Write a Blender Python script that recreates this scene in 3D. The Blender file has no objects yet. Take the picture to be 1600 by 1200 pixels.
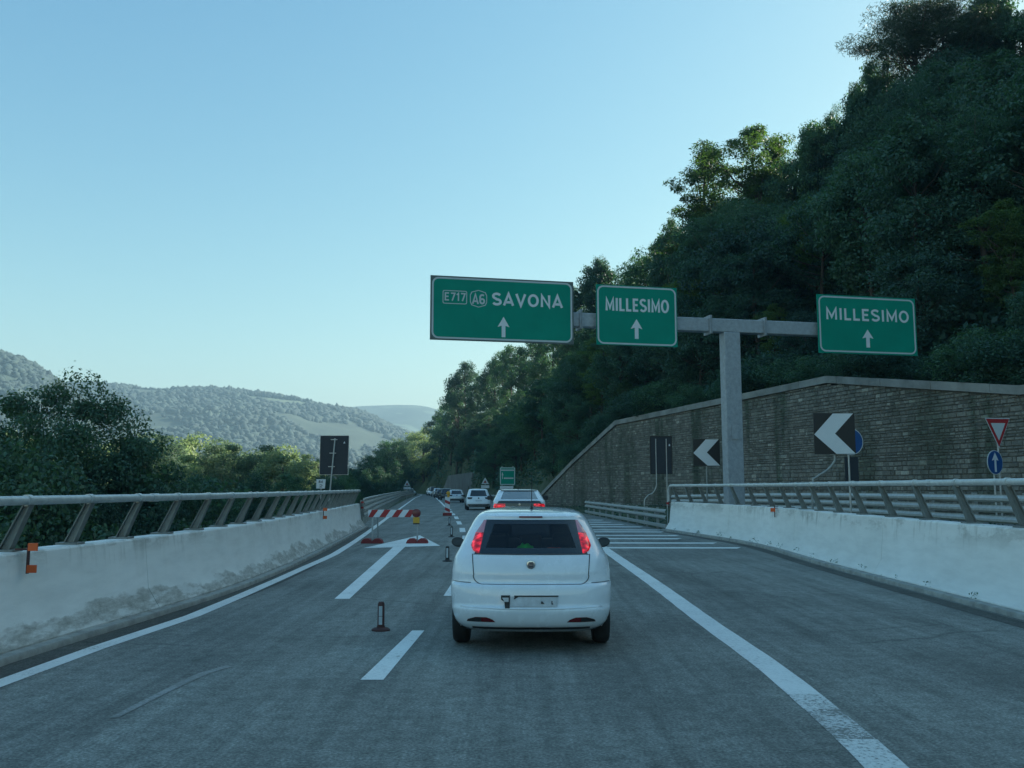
import bpy, bmesh, math, random
import numpy as np
from mathutils import Vector, Matrix, noise
random.seed(7); rng = np.random.default_rng(11)
S = bpy.context.scene; COL = S.collection
PI = math.pi; R = math.radians

# ---------------------------------------------------------------- camera, sky, sun, exposure
F_PX, EYE = 1400.0, 1.67
PITCH = math.atan(162 / F_PX)
cd = bpy.data.cameras.new('camera'); cam = bpy.data.objects.new('camera', cd); COL.objects.link(cam)
cd.sensor_width = 36; cd.lens = 36 * F_PX / 1600; cd.clip_start = .1; cd.clip_end = 20000
cam.location = (0, 0, EYE); cam.rotation_euler = (PI / 2 + PITCH, 0, 0); S.camera = cam
SUN_AZ, SUN_EL = 64, 27
SKY_RESP = ((1.3, .715), (.95, .565), (.62, .605))
w = bpy.data.worlds.new('World'); S.world = w; w.use_nodes = True
wn = w.node_tree; wn.nodes.clear()
wo = wn.nodes.new('ShaderNodeOutputWorld'); bg = wn.nodes.new('ShaderNodeBackground')
sky = wn.nodes.new('ShaderNodeTexSky'); sky.sky_type = 'NISHITA'; sky.sun_disc = False
sky.sun_elevation = R(SUN_EL); sky.sun_rotation = R(SUN_AZ); sky.air_density = 1.0; sky.dust_density = .9; sky.ozone_density = 1.0; sky.altitude = 400
tint = wn.nodes.new('ShaderNodeMix'); tint.data_type = 'RGBA'; tint.blend_type = 'MULTIPLY'
tint.inputs[0].default_value = 1; tint.inputs[7].default_value = (.70, 1.0, .98, 1)
wn.links.new(sky.outputs[0], tint.inputs[6]); sp = wn.nodes.new('ShaderNodeSeparateColor'); cb = wn.nodes.new('ShaderNodeCombineColor'); wn.links.new(tint.outputs[2], sp.inputs[0])
for k, (pw, mul) in enumerate(SKY_RESP):
    a_ = wn.nodes.new('ShaderNodeMath'); a_.operation = 'MULTIPLY'; a_.inputs[1].default_value = 1 / 2.2; b_ = wn.nodes.new('ShaderNodeMath'); b_.operation = 'POWER'; b_.inputs[1].default_value = pw
    c_ = wn.nodes.new('ShaderNodeMath'); c_.operation = 'MULTIPLY'; c_.inputs[1].default_value = 2.2 * mul
    wn.links.new(sp.outputs[k], a_.inputs[0]); wn.links.new(a_.outputs[0], b_.inputs[0]); wn.links.new(b_.outputs[0], c_.inputs[0]); wn.links.new(c_.outputs[0], cb.inputs[k])
wn.links.new(cb.outputs[0], bg.inputs[0]); wn.links.new(bg.outputs[0], wo.inputs[0])
bg.inputs[1].default_value = .13
sl = bpy.data.lights.new('sun', 'SUN'); sun = bpy.data.objects.new('sun', sl); COL.objects.link(sun)
sl.energy = 4.2; sl.angle = R(.53); sl.color = (1, .94, .83)
sd = Vector((math.sin(R(SUN_AZ)) * math.cos(R(SUN_EL)), math.cos(R(SUN_AZ)) * math.cos(R(SUN_EL)), math.sin(R(SUN_EL))))
sun.rotation_euler = (-sd).to_track_quat('-Z', 'Y').to_euler()
S.view_settings.view_transform = 'Standard'; S.view_settings.look = 'None'; S.view_settings.gamma = 1
S.view_settings.exposure = 1.77
S.render.engine = 'CYCLES'
S.cycles.use_denoising = True; S.cycles.max_bounces = 5; S.cycles.diffuse_bounces = 2; S.cycles.glossy_bounces = 3
S.cycles.transmission_bounces = 3; S.cycles.transparent_max_bounces = 8; S.cycles.volume_bounces = 2
S.cycles.caustics_reflective = False; S.cycles.caustics_refractive = False

# ---------------------------------------------------------------- positions measured on the photograph
CP, SP = math.cos(PITCH), math.sin(PITCH)
def ray(px, py):
    u = (px - 800) / F_PX; v = (600 - py) / F_PX
    return (u, CP - SP * v, SP + CP * v)
def G(px, py, z=0.0):
    d = ray(px, py); t = (z - EYE) / d[2]
    return Vector((d[0] * t, d[1] * t, z))
def A(px, py, Y):
    d = ray(px, py); t = Y / d[1]
    return Vector((d[0] * t, Y, EYE + d[2] * t))
def proj(P):
    x, y, z = P[0], P[1], P[2] - EYE
    dep = y * CP + z * SP; up = -y * SP + z * CP
    return (800 + F_PX * x / dep, 600 - F_PX * up / dep)

# ---------------------------------------------------------------- object helpers
def link(o, parent=None):
    COL.objects.link(o)
    if parent: o.parent = parent
    return o
def tag(o, label, cat, group=None):
    o['label'] = label; o['category'] = cat
    if group: o['group'] = group
    return o
def empty(name, loc=(0, 0, 0), label=None, cat=None, group=None, rz=0):
    o = bpy.data.objects.new(name, None); o.empty_display_size = .2; COL.objects.link(o)
    o.location = loc; o.rotation_euler = (0, 0, rz)
    if label: tag(o, label, cat, group)
    return o
def copy_tree(o, loc=None, rz=None, scale=None, label=None, group=None, mats=None, parent=None):
    c = o.copy(); COL.objects.link(c); c.parent = parent
    if loc is not None: c.location = loc
    if rz is not None: c.rotation_euler = (0, 0, rz)
    if scale is not None: c.scale = scale
    if label: c['label'] = label
    if group: c['group'] = group
    for ch in o.children:
        d = ch.copy(); COL.objects.link(d); d.parent = c
        for g in ch.children:
            e = g.copy(); COL.objects.link(e); e.parent = d
    return c
class MB:
    def __init__(s): s.v = []; s.f = []; s.m = []
    def add(s, vs, fs, m=0):
        b = len(s.v); s.v += [tuple(p) for p in vs]; s.f += [tuple(b + i for i in f) for f in fs]; s.m += [m] * len(fs); return s
    def box(s, c, d, M=None, m=0):
        x, y, z = d[0] / 2, d[1] / 2, d[2] / 2
        vs = [Vector((i * x, j * y, k * z)) for i in (-1, 1) for j in (-1, 1) for k in (-1, 1)]
        if M is not None: vs = [M @ p for p in vs]
        vs = [p + Vector(c) for p in vs]
        return s.add(vs, [(0, 1, 3, 2), (4, 6, 7, 5), (0, 4, 5, 1), (2, 3, 7, 6), (0, 2, 6, 4), (1, 5, 7, 3)], m)
    def tube(s, pts, r, n=10, cap=True, m=0):
        pts = [Vector(p) for p in pts]; rs = r if isinstance(r, (list, tuple)) else [r] * len(pts)
        vs = []; fs = []
        prev = None
        for i, p in enumerate(pts):
            t = (pts[min(i + 1, len(pts) - 1)] - pts[max(i - 1, 0)]).normalized()
            if prev is None:
                a = Vector((0, 0, 1)) if abs(t.z) < .9 else Vector((1, 0, 0)); u = t.cross(a).normalized()
            else: u = (prev - t * prev.dot(t)).normalized()
            prev = u; q = t.cross(u)
            for k in range(n):
                an = 2 * PI * k / n; vs.append(p + (u * math.cos(an) + q * math.sin(an)) * rs[i])
        for i in range(len(pts) - 1):
            for k in range(n):
                fs.append((i * n + k, i * n + (k + 1) % n, (i + 1) * n + (k + 1) % n, (i + 1) * n + k))
        if cap: fs += [tuple(range(n - 1, -1, -1)), tuple(range((len(pts) - 1) * n, len(pts) * n))]
        return s.add(vs, fs, m)
    def prism(s, poly, y0, y1, m=0, axis='y'):
        """polygon in (x,z) extruded along y"""
        n = len(poly)
        if axis == 'y': vs = [(a, y0, b) for a, b in poly] + [(a, y1, b) for a, b in poly]
        else: vs = [(a, b, y0) for a, b in poly] + [(a, b, y1) for a, b in poly]
        fs = [tuple(range(n)), tuple(range(2 * n - 1, n - 1, -1))] + [(i, n + i, n + (i + 1) % n, (i + 1) % n) for i in range(n)]
        return s.add(vs, fs, m)
    def lathe(s, prof, c, axis='x', n=24, m=0):
        vs = []; fs = []
        for a, r in prof:
            for k in range(n):
                t = 2 * PI * k / n
                if axis == 'x': vs.append((c[0] + a, c[1] + r * math.cos(t), c[2] + r * math.sin(t)))
                elif axis == 'z': vs.append((c[0] + r * math.cos(t), c[1] + r * math.sin(t), c[2] + a))
                else: vs.append((c[0] + r * math.cos(t), c[1] + a, c[2] + r * math.sin(t)))
        for i in range(len(prof) - 1):
            for k in range(n): fs.append((i * n + k, i * n + (k + 1) % n, (i + 1) * n + (k + 1) % n, (i + 1) * n + k))
        fs += [tuple(range(n)), tuple(range(len(prof) * n - 1, (len(prof) - 1) * n - 1, -1))]
        return s.add(vs, fs, m)
    def build(s, name, mats, parent=None, smooth=False, loc=None, kind=None, fix=True):
        me = bpy.data.meshes.new(name); me.from_pydata(s.v, [], s.f)
        if not isinstance(mats, (list, tuple)): mats = [mats]
        for m in mats: me.materials.append(m)
        me.polygons.foreach_set('material_index', s.m)
        if fix:
            b = bmesh.new(); b.from_mesh(me); bmesh.ops.recalc_face_normals(b, faces=b.faces); b.to_mesh(me); b.free()
        if smooth:
            me.polygons.foreach_set('use_smooth', [True] * len(me.polygons))
            if smooth != 'all': me.set_sharp_from_angle(angle=R(smooth if smooth is not True else 40))
        me.update()
        o = bpy.data.objects.new(name, me); link(o, parent)
        if loc is not None: o.location = loc
        if kind: o['kind'] = kind
        return o
def np_mesh(name, V, Q, mats, mi=None, smooth=False):
    """V (n,3), Q (m,4 or 3) arrays -> mesh"""
    me = bpy.data.meshes.new(name); k = Q.shape[1]
    me.vertices.add(len(V)); me.vertices.foreach_set('co', V.astype(np.float32).ravel())
    me.loops.add(Q.size); me.loops.foreach_set('vertex_index', Q.astype(np.int32).ravel())
    me.polygons.add(len(Q)); me.polygons.foreach_set('loop_start', np.arange(0, Q.size, k, dtype=np.int32))
    me.polygons.foreach_set('loop_total', np.full(len(Q), k, dtype=np.int32))
    for m in (mats if isinstance(mats, (list, tuple)) else [mats]): me.materials.append(m)
    if mi is not None: me.polygons.foreach_set('material_index', mi.astype(np.int32))
    if smooth: me.polygons.foreach_set('use_smooth', np.ones(len(Q), dtype=bool))
    me.update(calc_edges=True); me.validate(); return me

# ---------------------------------------------------------------- materials
class NT:
    def __init__(s, name):
        s.m = bpy.data.materials.new(name); s.m.use_nodes = True; s.t = s.m.node_tree; s.t.nodes.clear()
        s.out = s.n('ShaderNodeOutputMaterial')
    def n(s, typ, **kw):
        x = s.t.nodes.new(typ)
        for k, v in kw.items(): setattr(x, k, v)
        return x
    def l(s, a, b): s.t.links.new(a, b)
    def pos(s, scale=(1, 1, 1), obj=False):
        g = s.n('ShaderNodeTexCoord').outputs['Object'] if obj else s.n('ShaderNodeNewGeometry').outputs['Position']
        mp = s.n('ShaderNodeMapping'); mp.inputs['Scale'].default_value = scale; s.l(g, mp.inputs[0]); return mp.outputs[0]
    def noise(s, co, scale, detail=4, rough=.6, dist=0):
        x = s.n('ShaderNodeTexNoise'); x.inputs['Scale'].default_value = scale; x.inputs['Detail'].default_value = detail
        x.inputs['Roughness'].default_value = rough; x.inputs['Distortion'].default_value = dist; s.l(co, x.inputs['Vector']); return x.outputs[0]
    def ramp(s, f, stops):
        x = s.n('ShaderNodeValToRGB'); e = x.color_ramp.elements
        while len(e) < len(stops): e.new(.5)
        for i, (p, c) in enumerate(stops):
            e[i].position = p; e[i].color = (c, c, c, 1) if isinstance(c, (int, float)) else (*c, 1)
        s.l(f, x.inputs[0]); return x.outputs[0]
    def mix(s, f, a, b, mode='MIX'):
        x = s.n('ShaderNodeMix', data_type='RGBA', blend_type=mode)
        for i, v in ((0, f), (6, a), (7, b)):
            if isinstance(v, (int, float)): x.inputs[i].default_value = v if i == 0 else (v, v, v, 1)
            elif isinstance(v, tuple): x.inputs[i].default_value = (*v, 1)
            else: s.l(v, x.inputs[i])
        return x.outputs[2]
    def math(s, op, a, b=0.0):
        x = s.n('ShaderNodeMath', operation=op)
        for i, v in ((0, a), (1, b)):
            if isinstance(v, (int, float)): x.inputs[i].default_value = v
            else: s.l(v, x.inputs[i])
        return x.outputs[0]
    def bsdf(s, col, rough=.6, metal=0, bump=None, bstr=.3, bdist=.02, coat=0, spec=.5, emit=None, estr=0):
        p = s.n('ShaderNodeBsdfPrincipled')
        for k, v in (('Base Color', col), ('Roughness', rough)):
            if isinstance(v, (int, float)): p.inputs[k].default_value = v
            elif isinstance(v, tuple): p.inputs[k].default_value = (*v, 1)
            else: s.l(v, p.inputs[k])
        p.inputs['Metallic'].default_value = metal; p.inputs['Specular IOR Level'].default_value = spec
        if coat: p.inputs['Coat Weight'].default_value = coat; p.inputs['Coat Roughness'].default_value = .05
        if emit: p.inputs['Emission Color'].default_value = (*emit, 1); p.inputs['Emission Strength'].default_value = estr
        if bump is not None:
            b = s.n('ShaderNodeBump'); b.inputs['Strength'].default_value = bstr; b.inputs['Distance'].default_value = bdist
            s.l(bump, b.inputs['Height']); s.l(b.outputs[0], p.inputs['Normal'])
        s.l(p.outputs[0], s.out.inputs[0]); s.p = p; return s.m
def plain(name, col, rough=.6, metal=0, var=.12, sc=6, **kw):
    t = NT(name); n = t.noise(t.pos(obj=True), sc, 5)
    f = t.ramp(n, [(.3, 1 - var), (.7, 1 + var * .3)])
    return t.bsdf(t.mix(1.0, col, f, 'MULTIPLY'), rough, metal, **kw)

M = {}
# asphalt
def asphalt(name, base):
    t = NT(name); p = t.pos()
    fine = t.noise(p, 42, 4, .75); mid = t.noise(p, 7, 5, .7); big = t.noise(p, .45, 4, .6, .4)
    streak = t.noise(t.pos((1.6, .06, 1)), 1.4, 4, .6, .3); drag = t.noise(t.pos((9, .5, 1)), 1.0, 4, .7)
    c = t.ramp(t.math('ADD', t.math('MULTIPLY', big, .5), t.math('MULTIPLY', streak, .5)), [(.32, tuple(x * .55 for x in base)), (.66, tuple(x * 1.38 for x in base))])
    c = t.mix(1.0, c, t.ramp(fine, [(.28, .35), (.5, .95), (.72, 1.9)]), 'MULTIPLY')
    c = t.mix(1.0, c, t.ramp(mid, [(.3, .68), (.7, 1.28)]), 'MULTIPLY')
    c = t.mix(.5, c, t.ramp(drag, [(.35, .7), (.65, 1.2)]), 'MULTIPLY')
    vor = t.n('ShaderNodeTexVoronoi', feature='DISTANCE_TO_EDGE'); vor.inputs['Scale'].default_value = .33
    wv = t.mix(.25, p, t.noise(p, 2.2, 5)); t.l(wv, vor.inputs['Vector'])
    crack = t.ramp(vor.outputs[0], [(.0, .55), (.006, 1.0)])
    crack = t.mix(t.ramp(t.noise(p, .3, 2), [(.5, 0.0), (.56, 1.0)]), 1.0, crack)
    c = t.mix(1.0, c, crack, 'MULTIPLY')
    return t.bsdf(c, .78, 0, fine, .55, .01, spec=.35)
M['asphalt'] = asphalt('asphalt', (.205, .21, .19))
M['ramp'] = asphalt('ramp_asphalt', (.14, .14, .13))
M['gutter'] = asphalt('gutter_dirt', (.085, .085, .075))
def paint(name, col, wear):
    t = NT(name); p = t.pos(); a = t.noise(p, 26, 6, .75); b = t.noise(p, 1.6, 3)
    k = t.math('ADD', a, t.math('MULTIPLY', b, .5))
    c = t.ramp(k, [(wear - .025, (.185, .19, .175)), (wear + .02, tuple(x * .78 for x in col)), (wear + .2, col)])
    return t.bsdf(c, .6, 0, a, .2, .004)
M['paint'] = paint('road_paint', (.80, .81, .78), .585)
M['paint_worn'] = paint('worn_road_paint', (.76, .77, .74), .66)
M['paint_gone'] = paint('flaked_road_paint', (.7, .71, .69), .775)
# barrier concrete: white paint, peeled and dirty near the foot, grey blots under the top edge
def barrier_mat(name, peel):
    t = NT(name); g = t.n('ShaderNodeNewGeometry'); sx = t.n('ShaderNodeSeparateXYZ'); t.l(g.outputs['Position'], sx.inputs[0]); z = sx.outputs[2]
    p = t.pos(); n1 = t.noise(t.pos((1, .32, .5)), 2.0, 7, .6); n2 = t.noise(t.pos((.6, .22, 1)), 7, 6, .62); n3 = t.noise(t.pos((1, 1, .12)), 5, 5, .7); n4 = t.noise(p, .5, 3)
    lim = t.math('ADD', t.math('MULTIPLY', n1, 1.1), peel)
    foot = t.ramp(t.math('SUBTRACT', lim, t.math('MULTIPLY', z, 1.25)), [(.0, 0), (.04, .7), (.10, 1)])
    blot = t.ramp(n2, [(.40, 0), (.50, 1)]); foot = t.math('MULTIPLY', foot, t.math('ADD', t.math('MULTIPLY', blot, .7), .3))
    topb = t.math('MULTIPLY', t.ramp(z, [(.80, 0), (.97, 1)]), t.ramp(t.noise(t.pos((1, .35, 1)), 1.6, 6, .7), [(.50, 0), (.56, .55)])); foot = t.math('MAXIMUM', foot, topb)
    white = t.ramp(n4, [(.3, (.80, .80, .76)), (.7, (.87, .87, .84))])
    white = t.mix(1.0, white, t.ramp(n2, [(.3, .9), (.6, 1.02)]), 'MULTIPLY')
    streak = t.ramp(n3, [(.52, 0), (.68, 1)]); streak = t.math('MULTIPLY', streak, t.ramp(z, [(.0, 0), (.7, .05), (1.0, .75)]))
    streak = t.math('MULTIPLY', streak, t.ramp(n4, [(.42, .15), (.6, 1)]))
    c = t.mix(streak, white, (.26, .25, .20))
    grey = t.ramp(t.noise(t.pos((1, .35, 1)), 14, 5, .8), [(.3, (.28, .28, .25)), (.5, (.46, .45, .41)), (.72, (.68, .68, .64))])
    c = t.mix(foot, c, grey)
    return t.bsdf(c, .75, 0, t.math('ADD', n2, foot), .25, .01)
M['barrier_left'] = barrier_mat('peeling_white_concrete', -.17)
M['barrier_right'] = barrier_mat('white_painted_concrete', -.62)
M['kerb'] = plain('kerb_concrete', (.40, .40, .37), .85, var=.4, sc=5)
def galv(name, col, rough=.45, metal=.35):
    t = NT(name); n = t.noise(t.pos(obj=False), 7, 6, .7); c = t.mix(1.0, col, t.ramp(n, [(.3, .72), (.7, 1.08)]), 'MULTIPLY')
    return t.bsdf(c, rough, metal, n, .08, .01)
M['galv'] = galv('galvanised_steel', (.50, .52, .52)); M['rail'] = galv('handrail_steel', (.60, .63, .62), .4, .2)
M['post'] = galv('weathered_post_steel', (.19, .21, .20), .6, .1); M['steel_dull'] = galv('weathered_guardrail_steel', (.33, .35, .34), .6, .2)
M['gantry'] = galv('gantry_galvanised_steel', (.36, .40, .44), .55, .15)
M['black_back'] = plain('sign_back_dark', (.022, .030, .042), .6); M['black'] = plain('black_plastic', (.012, .012, .013), .45)
M['white_film'] = plain('reflective_white', (.66, .70, .74), .4, var=.04); M['white_film2'] = plain('reflective_white_dull', (.50, .55, .58), .4, var=.05)
M['green'] = plain('motorway_green', (.001, .26, .185), .6, var=.12, sc=1.2, spec=.15); M['sign_edge'] = plain('sign_edge_grey', (.10, .13, .13), .6)
M['blue'] = plain('sign_blue', (.006, .075, .26), .4); M['red'] = plain('sign_red', (.35, .016, .022), .45); M['red_old'] = plain('faded_red_rubber', (.26, .035, .035), .7)
M['orange'] = plain('orange_reflector', (.75, .11, .02), .35); M['brown'] = plain('rusty_bracket', (.085, .035, .032), .8); M['yellow'] = plain('yellow_plastic', (.62, .33, .03), .5)
M['lens'] = plain('amber_red_lens', (.16, .03, .035), .25)
M['coping'] = plain('coping_concrete', (.27, .28, .27), .85, var=.45, sc=.8); M['mortar'] = plain('mortar', (.11, .11, .10), .95, var=.4, sc=2)
M['concrete'] = plain('grey_concrete', (.14, .145, .14), .85, var=.4, sc=.4)
def stone(name, col):
    t = NT(name); oi = t.n('ShaderNodeObjectInfo'); rnd = oi.outputs['Random']; ri = t.n('ShaderNodeNewGeometry').outputs['Random Per Island']
    n = t.noise(t.pos(), 11, 5, .7); big = t.noise(t.pos((1, 1, .28)), .33, 4, .65, .3)
    v = t.ramp(t.math('FRACT', t.math('ADD', rnd, ri)), [(0, .68), (.5, .95), (.95, 1.2), (1.0, 1.9)])
    c = t.mix(1.0, col, v, 'MULTIPLY'); c = t.mix(1.0, c, t.ramp(n, [(.3, .7), (.7, 1.25)]), 'MULTIPLY')
    c = t.mix(1.0, c, t.ramp(big, [(.36, (.46, .55, .47)), (.5, (.95, .97, .95)), (.7, (1.1, 1.08, 1.05))]), 'MULTIPLY')
    c = t.mix(1.0, c, t.ramp(t.noise(t.pos((.55, .55, .05)), 1.0, 3, .55), [(.33, (.38, .50, .42)), (.43, (1, 1, 1))]), 'MULTIPLY')
    return t.bsdf(c, .9, 0, n, .5, .02)
M['stone'] = stone('wall_stone', (.205, .20, .18))
def leafmat(name, dark, light, trans=.32, tcol=None):
    t = NT(name); ri = t.n('ShaderNodeNewGeometry').outputs['Random Per Island']; oi = t.n('ShaderNodeObjectInfo').outputs['Random']
    c = t.mix(ri, dark, light); c = t.mix(1.0, c, t.ramp(oi, [(0, (.6, .68, .75)), (.5, (1, 1, 1)), (1, (1.45, 1.35, 1.05))]), 'MULTIPLY')
    p = t.n('ShaderNodeBsdfPrincipled'); t.l(c, p.inputs['Base Color']); p.inputs['Roughness'].default_value = .55; p.inputs['Specular IOR Level'].default_value = .25
    tr = t.n('ShaderNodeBsdfTranslucent'); t.l(t.mix(1.0, c, tcol or (1.3, 1.5, .5), 'MULTIPLY'), tr.inputs[0])
    mx = t.n('ShaderNodeMixShader'); mx.inputs[0].default_value = trans; t.l(p.outputs[0], mx.inputs[1]); t.l(tr.outputs[0], mx.inputs[2]); t.l(mx.outputs[0], t.out.inputs[0]); return t.m
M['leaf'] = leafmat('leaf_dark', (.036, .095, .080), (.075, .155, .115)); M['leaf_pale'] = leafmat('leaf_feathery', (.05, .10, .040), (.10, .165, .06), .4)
M['leaf_light_hazed'] = leafmat('leaf_light_hazed', (.12, .18, .115), (.20, .27, .165), .45, (1.15, 1.25, .85)); M['needle'] = leafmat('pine_needle', (.022, .045, .03), (.04, .07, .045), .2)  # light leaf colour raised to carry the paleness of sun and haze
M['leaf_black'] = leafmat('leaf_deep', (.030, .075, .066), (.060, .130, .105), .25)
M['bark'] = plain('bark', (.075, .062, .05), .9, var=.4, sc=8)
t = NT('hill_woods'); n = t.noise(t.pos(), .02, 6, .7); n2 = t.noise(t.pos(), .09, 3, .7)
f = t.ramp(t.noise(t.pos((1, 2.2, 1)), .006, 4, .6), [(.56, 0), (.60, 1)])
M['hill'] = t.bsdf(t.mix(f, t.ramp(n, [(.35, (.018, .038, .030)), (.65, (.04, .068, .046))]), t.ramp(n2, [(.3, (.06, .11, .07)), (.7, (.11, .15, .10))])), .9)
t = NT('valley_ground'); n = t.noise(t.pos(), .05, 6, .7)
M['ground'] = t.bsdf(t.ramp(n, [(.35, (.03, .05, .022)), (.65, (.08, .10, .045))]), .95, 0, t.noise(t.pos(), 3, 5), .6, .1)

# ---------------------------------------------------------------- plan of the place
L_LINE = [Vector((-4.6, -12, 0)), Vector((-4.5, 2, 0))] + [G(*p) for p in ((0, 1068), (150, 1013), (300, 963), (480, 885), (550, 849), (615, 802), (647, 779), (657, 772.5))] + [Vector((-36, 300, 0))]
BAR_L = [Vector((-4.95, -14, 0)), Vector((-4.9, 3, 0))] + [G(*p) for p in ((0, 1035), (199, 974), (375, 917), (487, 868), (570, 824))]
BAR_R = [G(*p) for p in ((1040, 829), (1175, 851), (1300, 885.5), (1600, 965))] + [Vector((6.4, 2, 0)), Vector((6.3, -14, 0))]
def interp_poly(poly, Y):
    for a, b in zip(poly, poly[1:]):
        lo, hi = (a, b) if a.y <= b.y else (b, a)
        if lo.y <= Y <= hi.y: return lo.x + (hi.x - lo.x) * (Y - lo.y) / max(hi.y - lo.y, 1e-6)
    return poly[0].x if abs(Y - poly[0].y) < abs(Y - poly[-1].y) else poly[-1].x
def smooth_poly(poly, step=1.5):
    """Catmull-Rom resample"""
    P = [poly[0] * 2 - poly[1]] + list(poly) + [poly[-1] * 2 - poly[-2]]; out = []
    for i in range(1, len(P) - 2):
        p0, p1, p2, p3 = P[i - 1], P[i], P[i + 1], P[i + 2]; n = max(1, int((p2 - p1).length / step))
        for k in range(n):
            t = k / n; out.append(.5 * ((2 * p1) + (p2 - p0) * t + (2 * p0 - 5 * p1 + 4 * p2 - p3) * t * t + (3 * p1 - p0 - 3 * p2 + p3) * t ** 3))
    out.append(P[-2].copy()); return out
LL = smooth_poly(L_LINE, 2); BL = smooth_poly(BAR_L, 1.0); BR = smooth_poly(BAR_R, 1.0)
WALL = (Vector((2.6, 85, 0)), Vector((15.7, -53, 0)))        # start, direction of the stone wall
def wall_pt(t): return WALL[0] + WALL[1] * t
def road_right(Y):
    if Y < 35: return interp_poly(BR, Y) + .1
    return float(np.interp(Y, [35, 57, 70, 85, 98, 137, 180, 240, 300], [6.1, 4.8, 3.6, 1.9, .2, -6.0, -12.5, -22, -28]))
def left_edge(Y):
    if Y < 37.5: return interp_poly(BL, Y)
    return interp_poly(LL, Y) - .9
# crest of the wooded hill on the right: tree tops measured against the sky
SIL = [(560, 735, 330), (600, 722, 300), (625, 692, 280), (655, 670, 250), (690, 648, 225), (712, 600, 205), (735, 567, 195), (770, 560, 182), (815, 540, 155), (850, 505, 138), (905, 450, 118),
       (950, 418, 110), (990, 428, 106), (1030, 385, 100), (1075, 345, 94), (1100, 235, 90), (1170, 202, 86), (1215, 210, 85), (1240, 245, 83), (1290, 190, 80), (1340, 155, 77), (1385, 70, 75),
       (1430, 10, 73), (1490, 10, 72), (1540, 0, 71), (1600, 5, 70)]
def az(x, y): return math.degrees(math.atan2(x, y))
CA, CR, CH = [], [], []
for px, py, Y in SIL:
    P = A(px, py + (70 if 1090 <= px <= 1230 else 0), Y); a = az(P.x, P.y)
    if CA and a <= CA[-1]: a = CA[-1] + .05
    CA.append(a); CR.append(math.hypot(P.x, P.y)); CH.append(max(P.z - (12.5 if Y < 120 else 13), .5))
for a, r, h in ((40, 80, 48), (52, 78, 58), (70, 74, 60), (100, 74, 52), (125, 90, 24), (150, 120, 6)):  # crest out of view, raised so the hill keeps sun off the road
    CA.append(a); CR.append(r); CH.append(h)
FA, FR, FH = [], [], []
for x, y, h in ((-60, 330, 0), (-42, 300, 0), (-28, 262, 0), (-18, 225, 1.0), (-10, 190, 1.0), (-5.2, 150, .5), (0.5, 110, .5), (3.2, 85.5, .6)):
    FA.append(az(x, y)); FR.append(math.hypot(x, y)); FH.append(h)
WTOP = [(0, .6), (.16, 3.55), (.335, 6.35), (.8, 6.65), (1.0, 4.98), (1.3, 4.75), (1.9, 4.65)]
for tt in (.08, .16, .335, .5, .65, .8, 1.0, 1.2, 1.4, 1.6, 1.9):
    P = wall_pt(tt); FA.append(az(P.x + .9, P.y + .3)); FR.append(math.hypot(P.x + .9, P.y + .3)); FH.append(float(np.interp(tt, *zip(*WTOP))) - .6)
def hill_h(x, y):
    """vectorised height of the hill right of and beyond the road (nan outside)"""
    a = np.degrees(np.arctan2(x, y)); r = np.hypot(x, y)
    rf = np.interp(a, FA, FR); hf = np.interp(a, FA, FH); rc = np.interp(a, CA, CR); hc = np.interp(a, CA, CH)
    s = (r - rf) / np.maximum(rc - rf, 5)
    h = hf + (hc - hf) * np.clip(s, 0, 1) ** .9
    h = np.where(s > 1, hc + (r - rc) * .5 * np.maximum(hc, 2) / rc * np.clip((a - 22) / 14, 0, 1), h)  # unseen ground past the crest stays flat ahead so sun reaches the valley
    return np.where((s >= 0) & (a > FA[0] + 1), np.minimum(h, 130), np.nan)
def ground_h(x, y):
    x = np.asarray(x, float); y = np.asarray(y, float)
    le = np.interp(y, [p.x if 0 else p.y for p in LEp], [p.x for p in LEp])
    d = le - x
    drop = np.where(y < 40, np.where(d > .4, 1.0, 0.0), np.clip((d - 1.5) / 14, 0, 1))
    fade = 1 - np.clip((y - 130) / 120, 0, 1) * .55
    base = -.06 - drop * 7.5 * fade
    base = base - np.clip((d - 60) / 300, 0, 1) * 5
    rr = np.interp(y, RRy, RRx)
    rise = np.clip((x - rr - 1.2) / 3.5, 0, 1) * np.where(y < 80, .55, .3)
    base = np.where((x > rr) & (y > -60), -.06 + rise, base)
    hh = hill_h(x, y); z = np.where(np.isnan(hh), base, np.maximum(hh, base))
    return z
LEp = [Vector((left_edge(Y), Y, 0)) for Y in [-14] + list(range(-10, 300, 5)) + [300]]
LEp = [Vector((-4.9, -400, 0))] + LEp + [Vector((-60, 420, 0)), Vector((-400, 1000, 0))]
RRy = [-400] + list(range(-14, 300, 4)) + [420]; RRx = [6.3] + [road_right(Y) for Y in range(-14, 300, 4)] + [-60]

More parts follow.
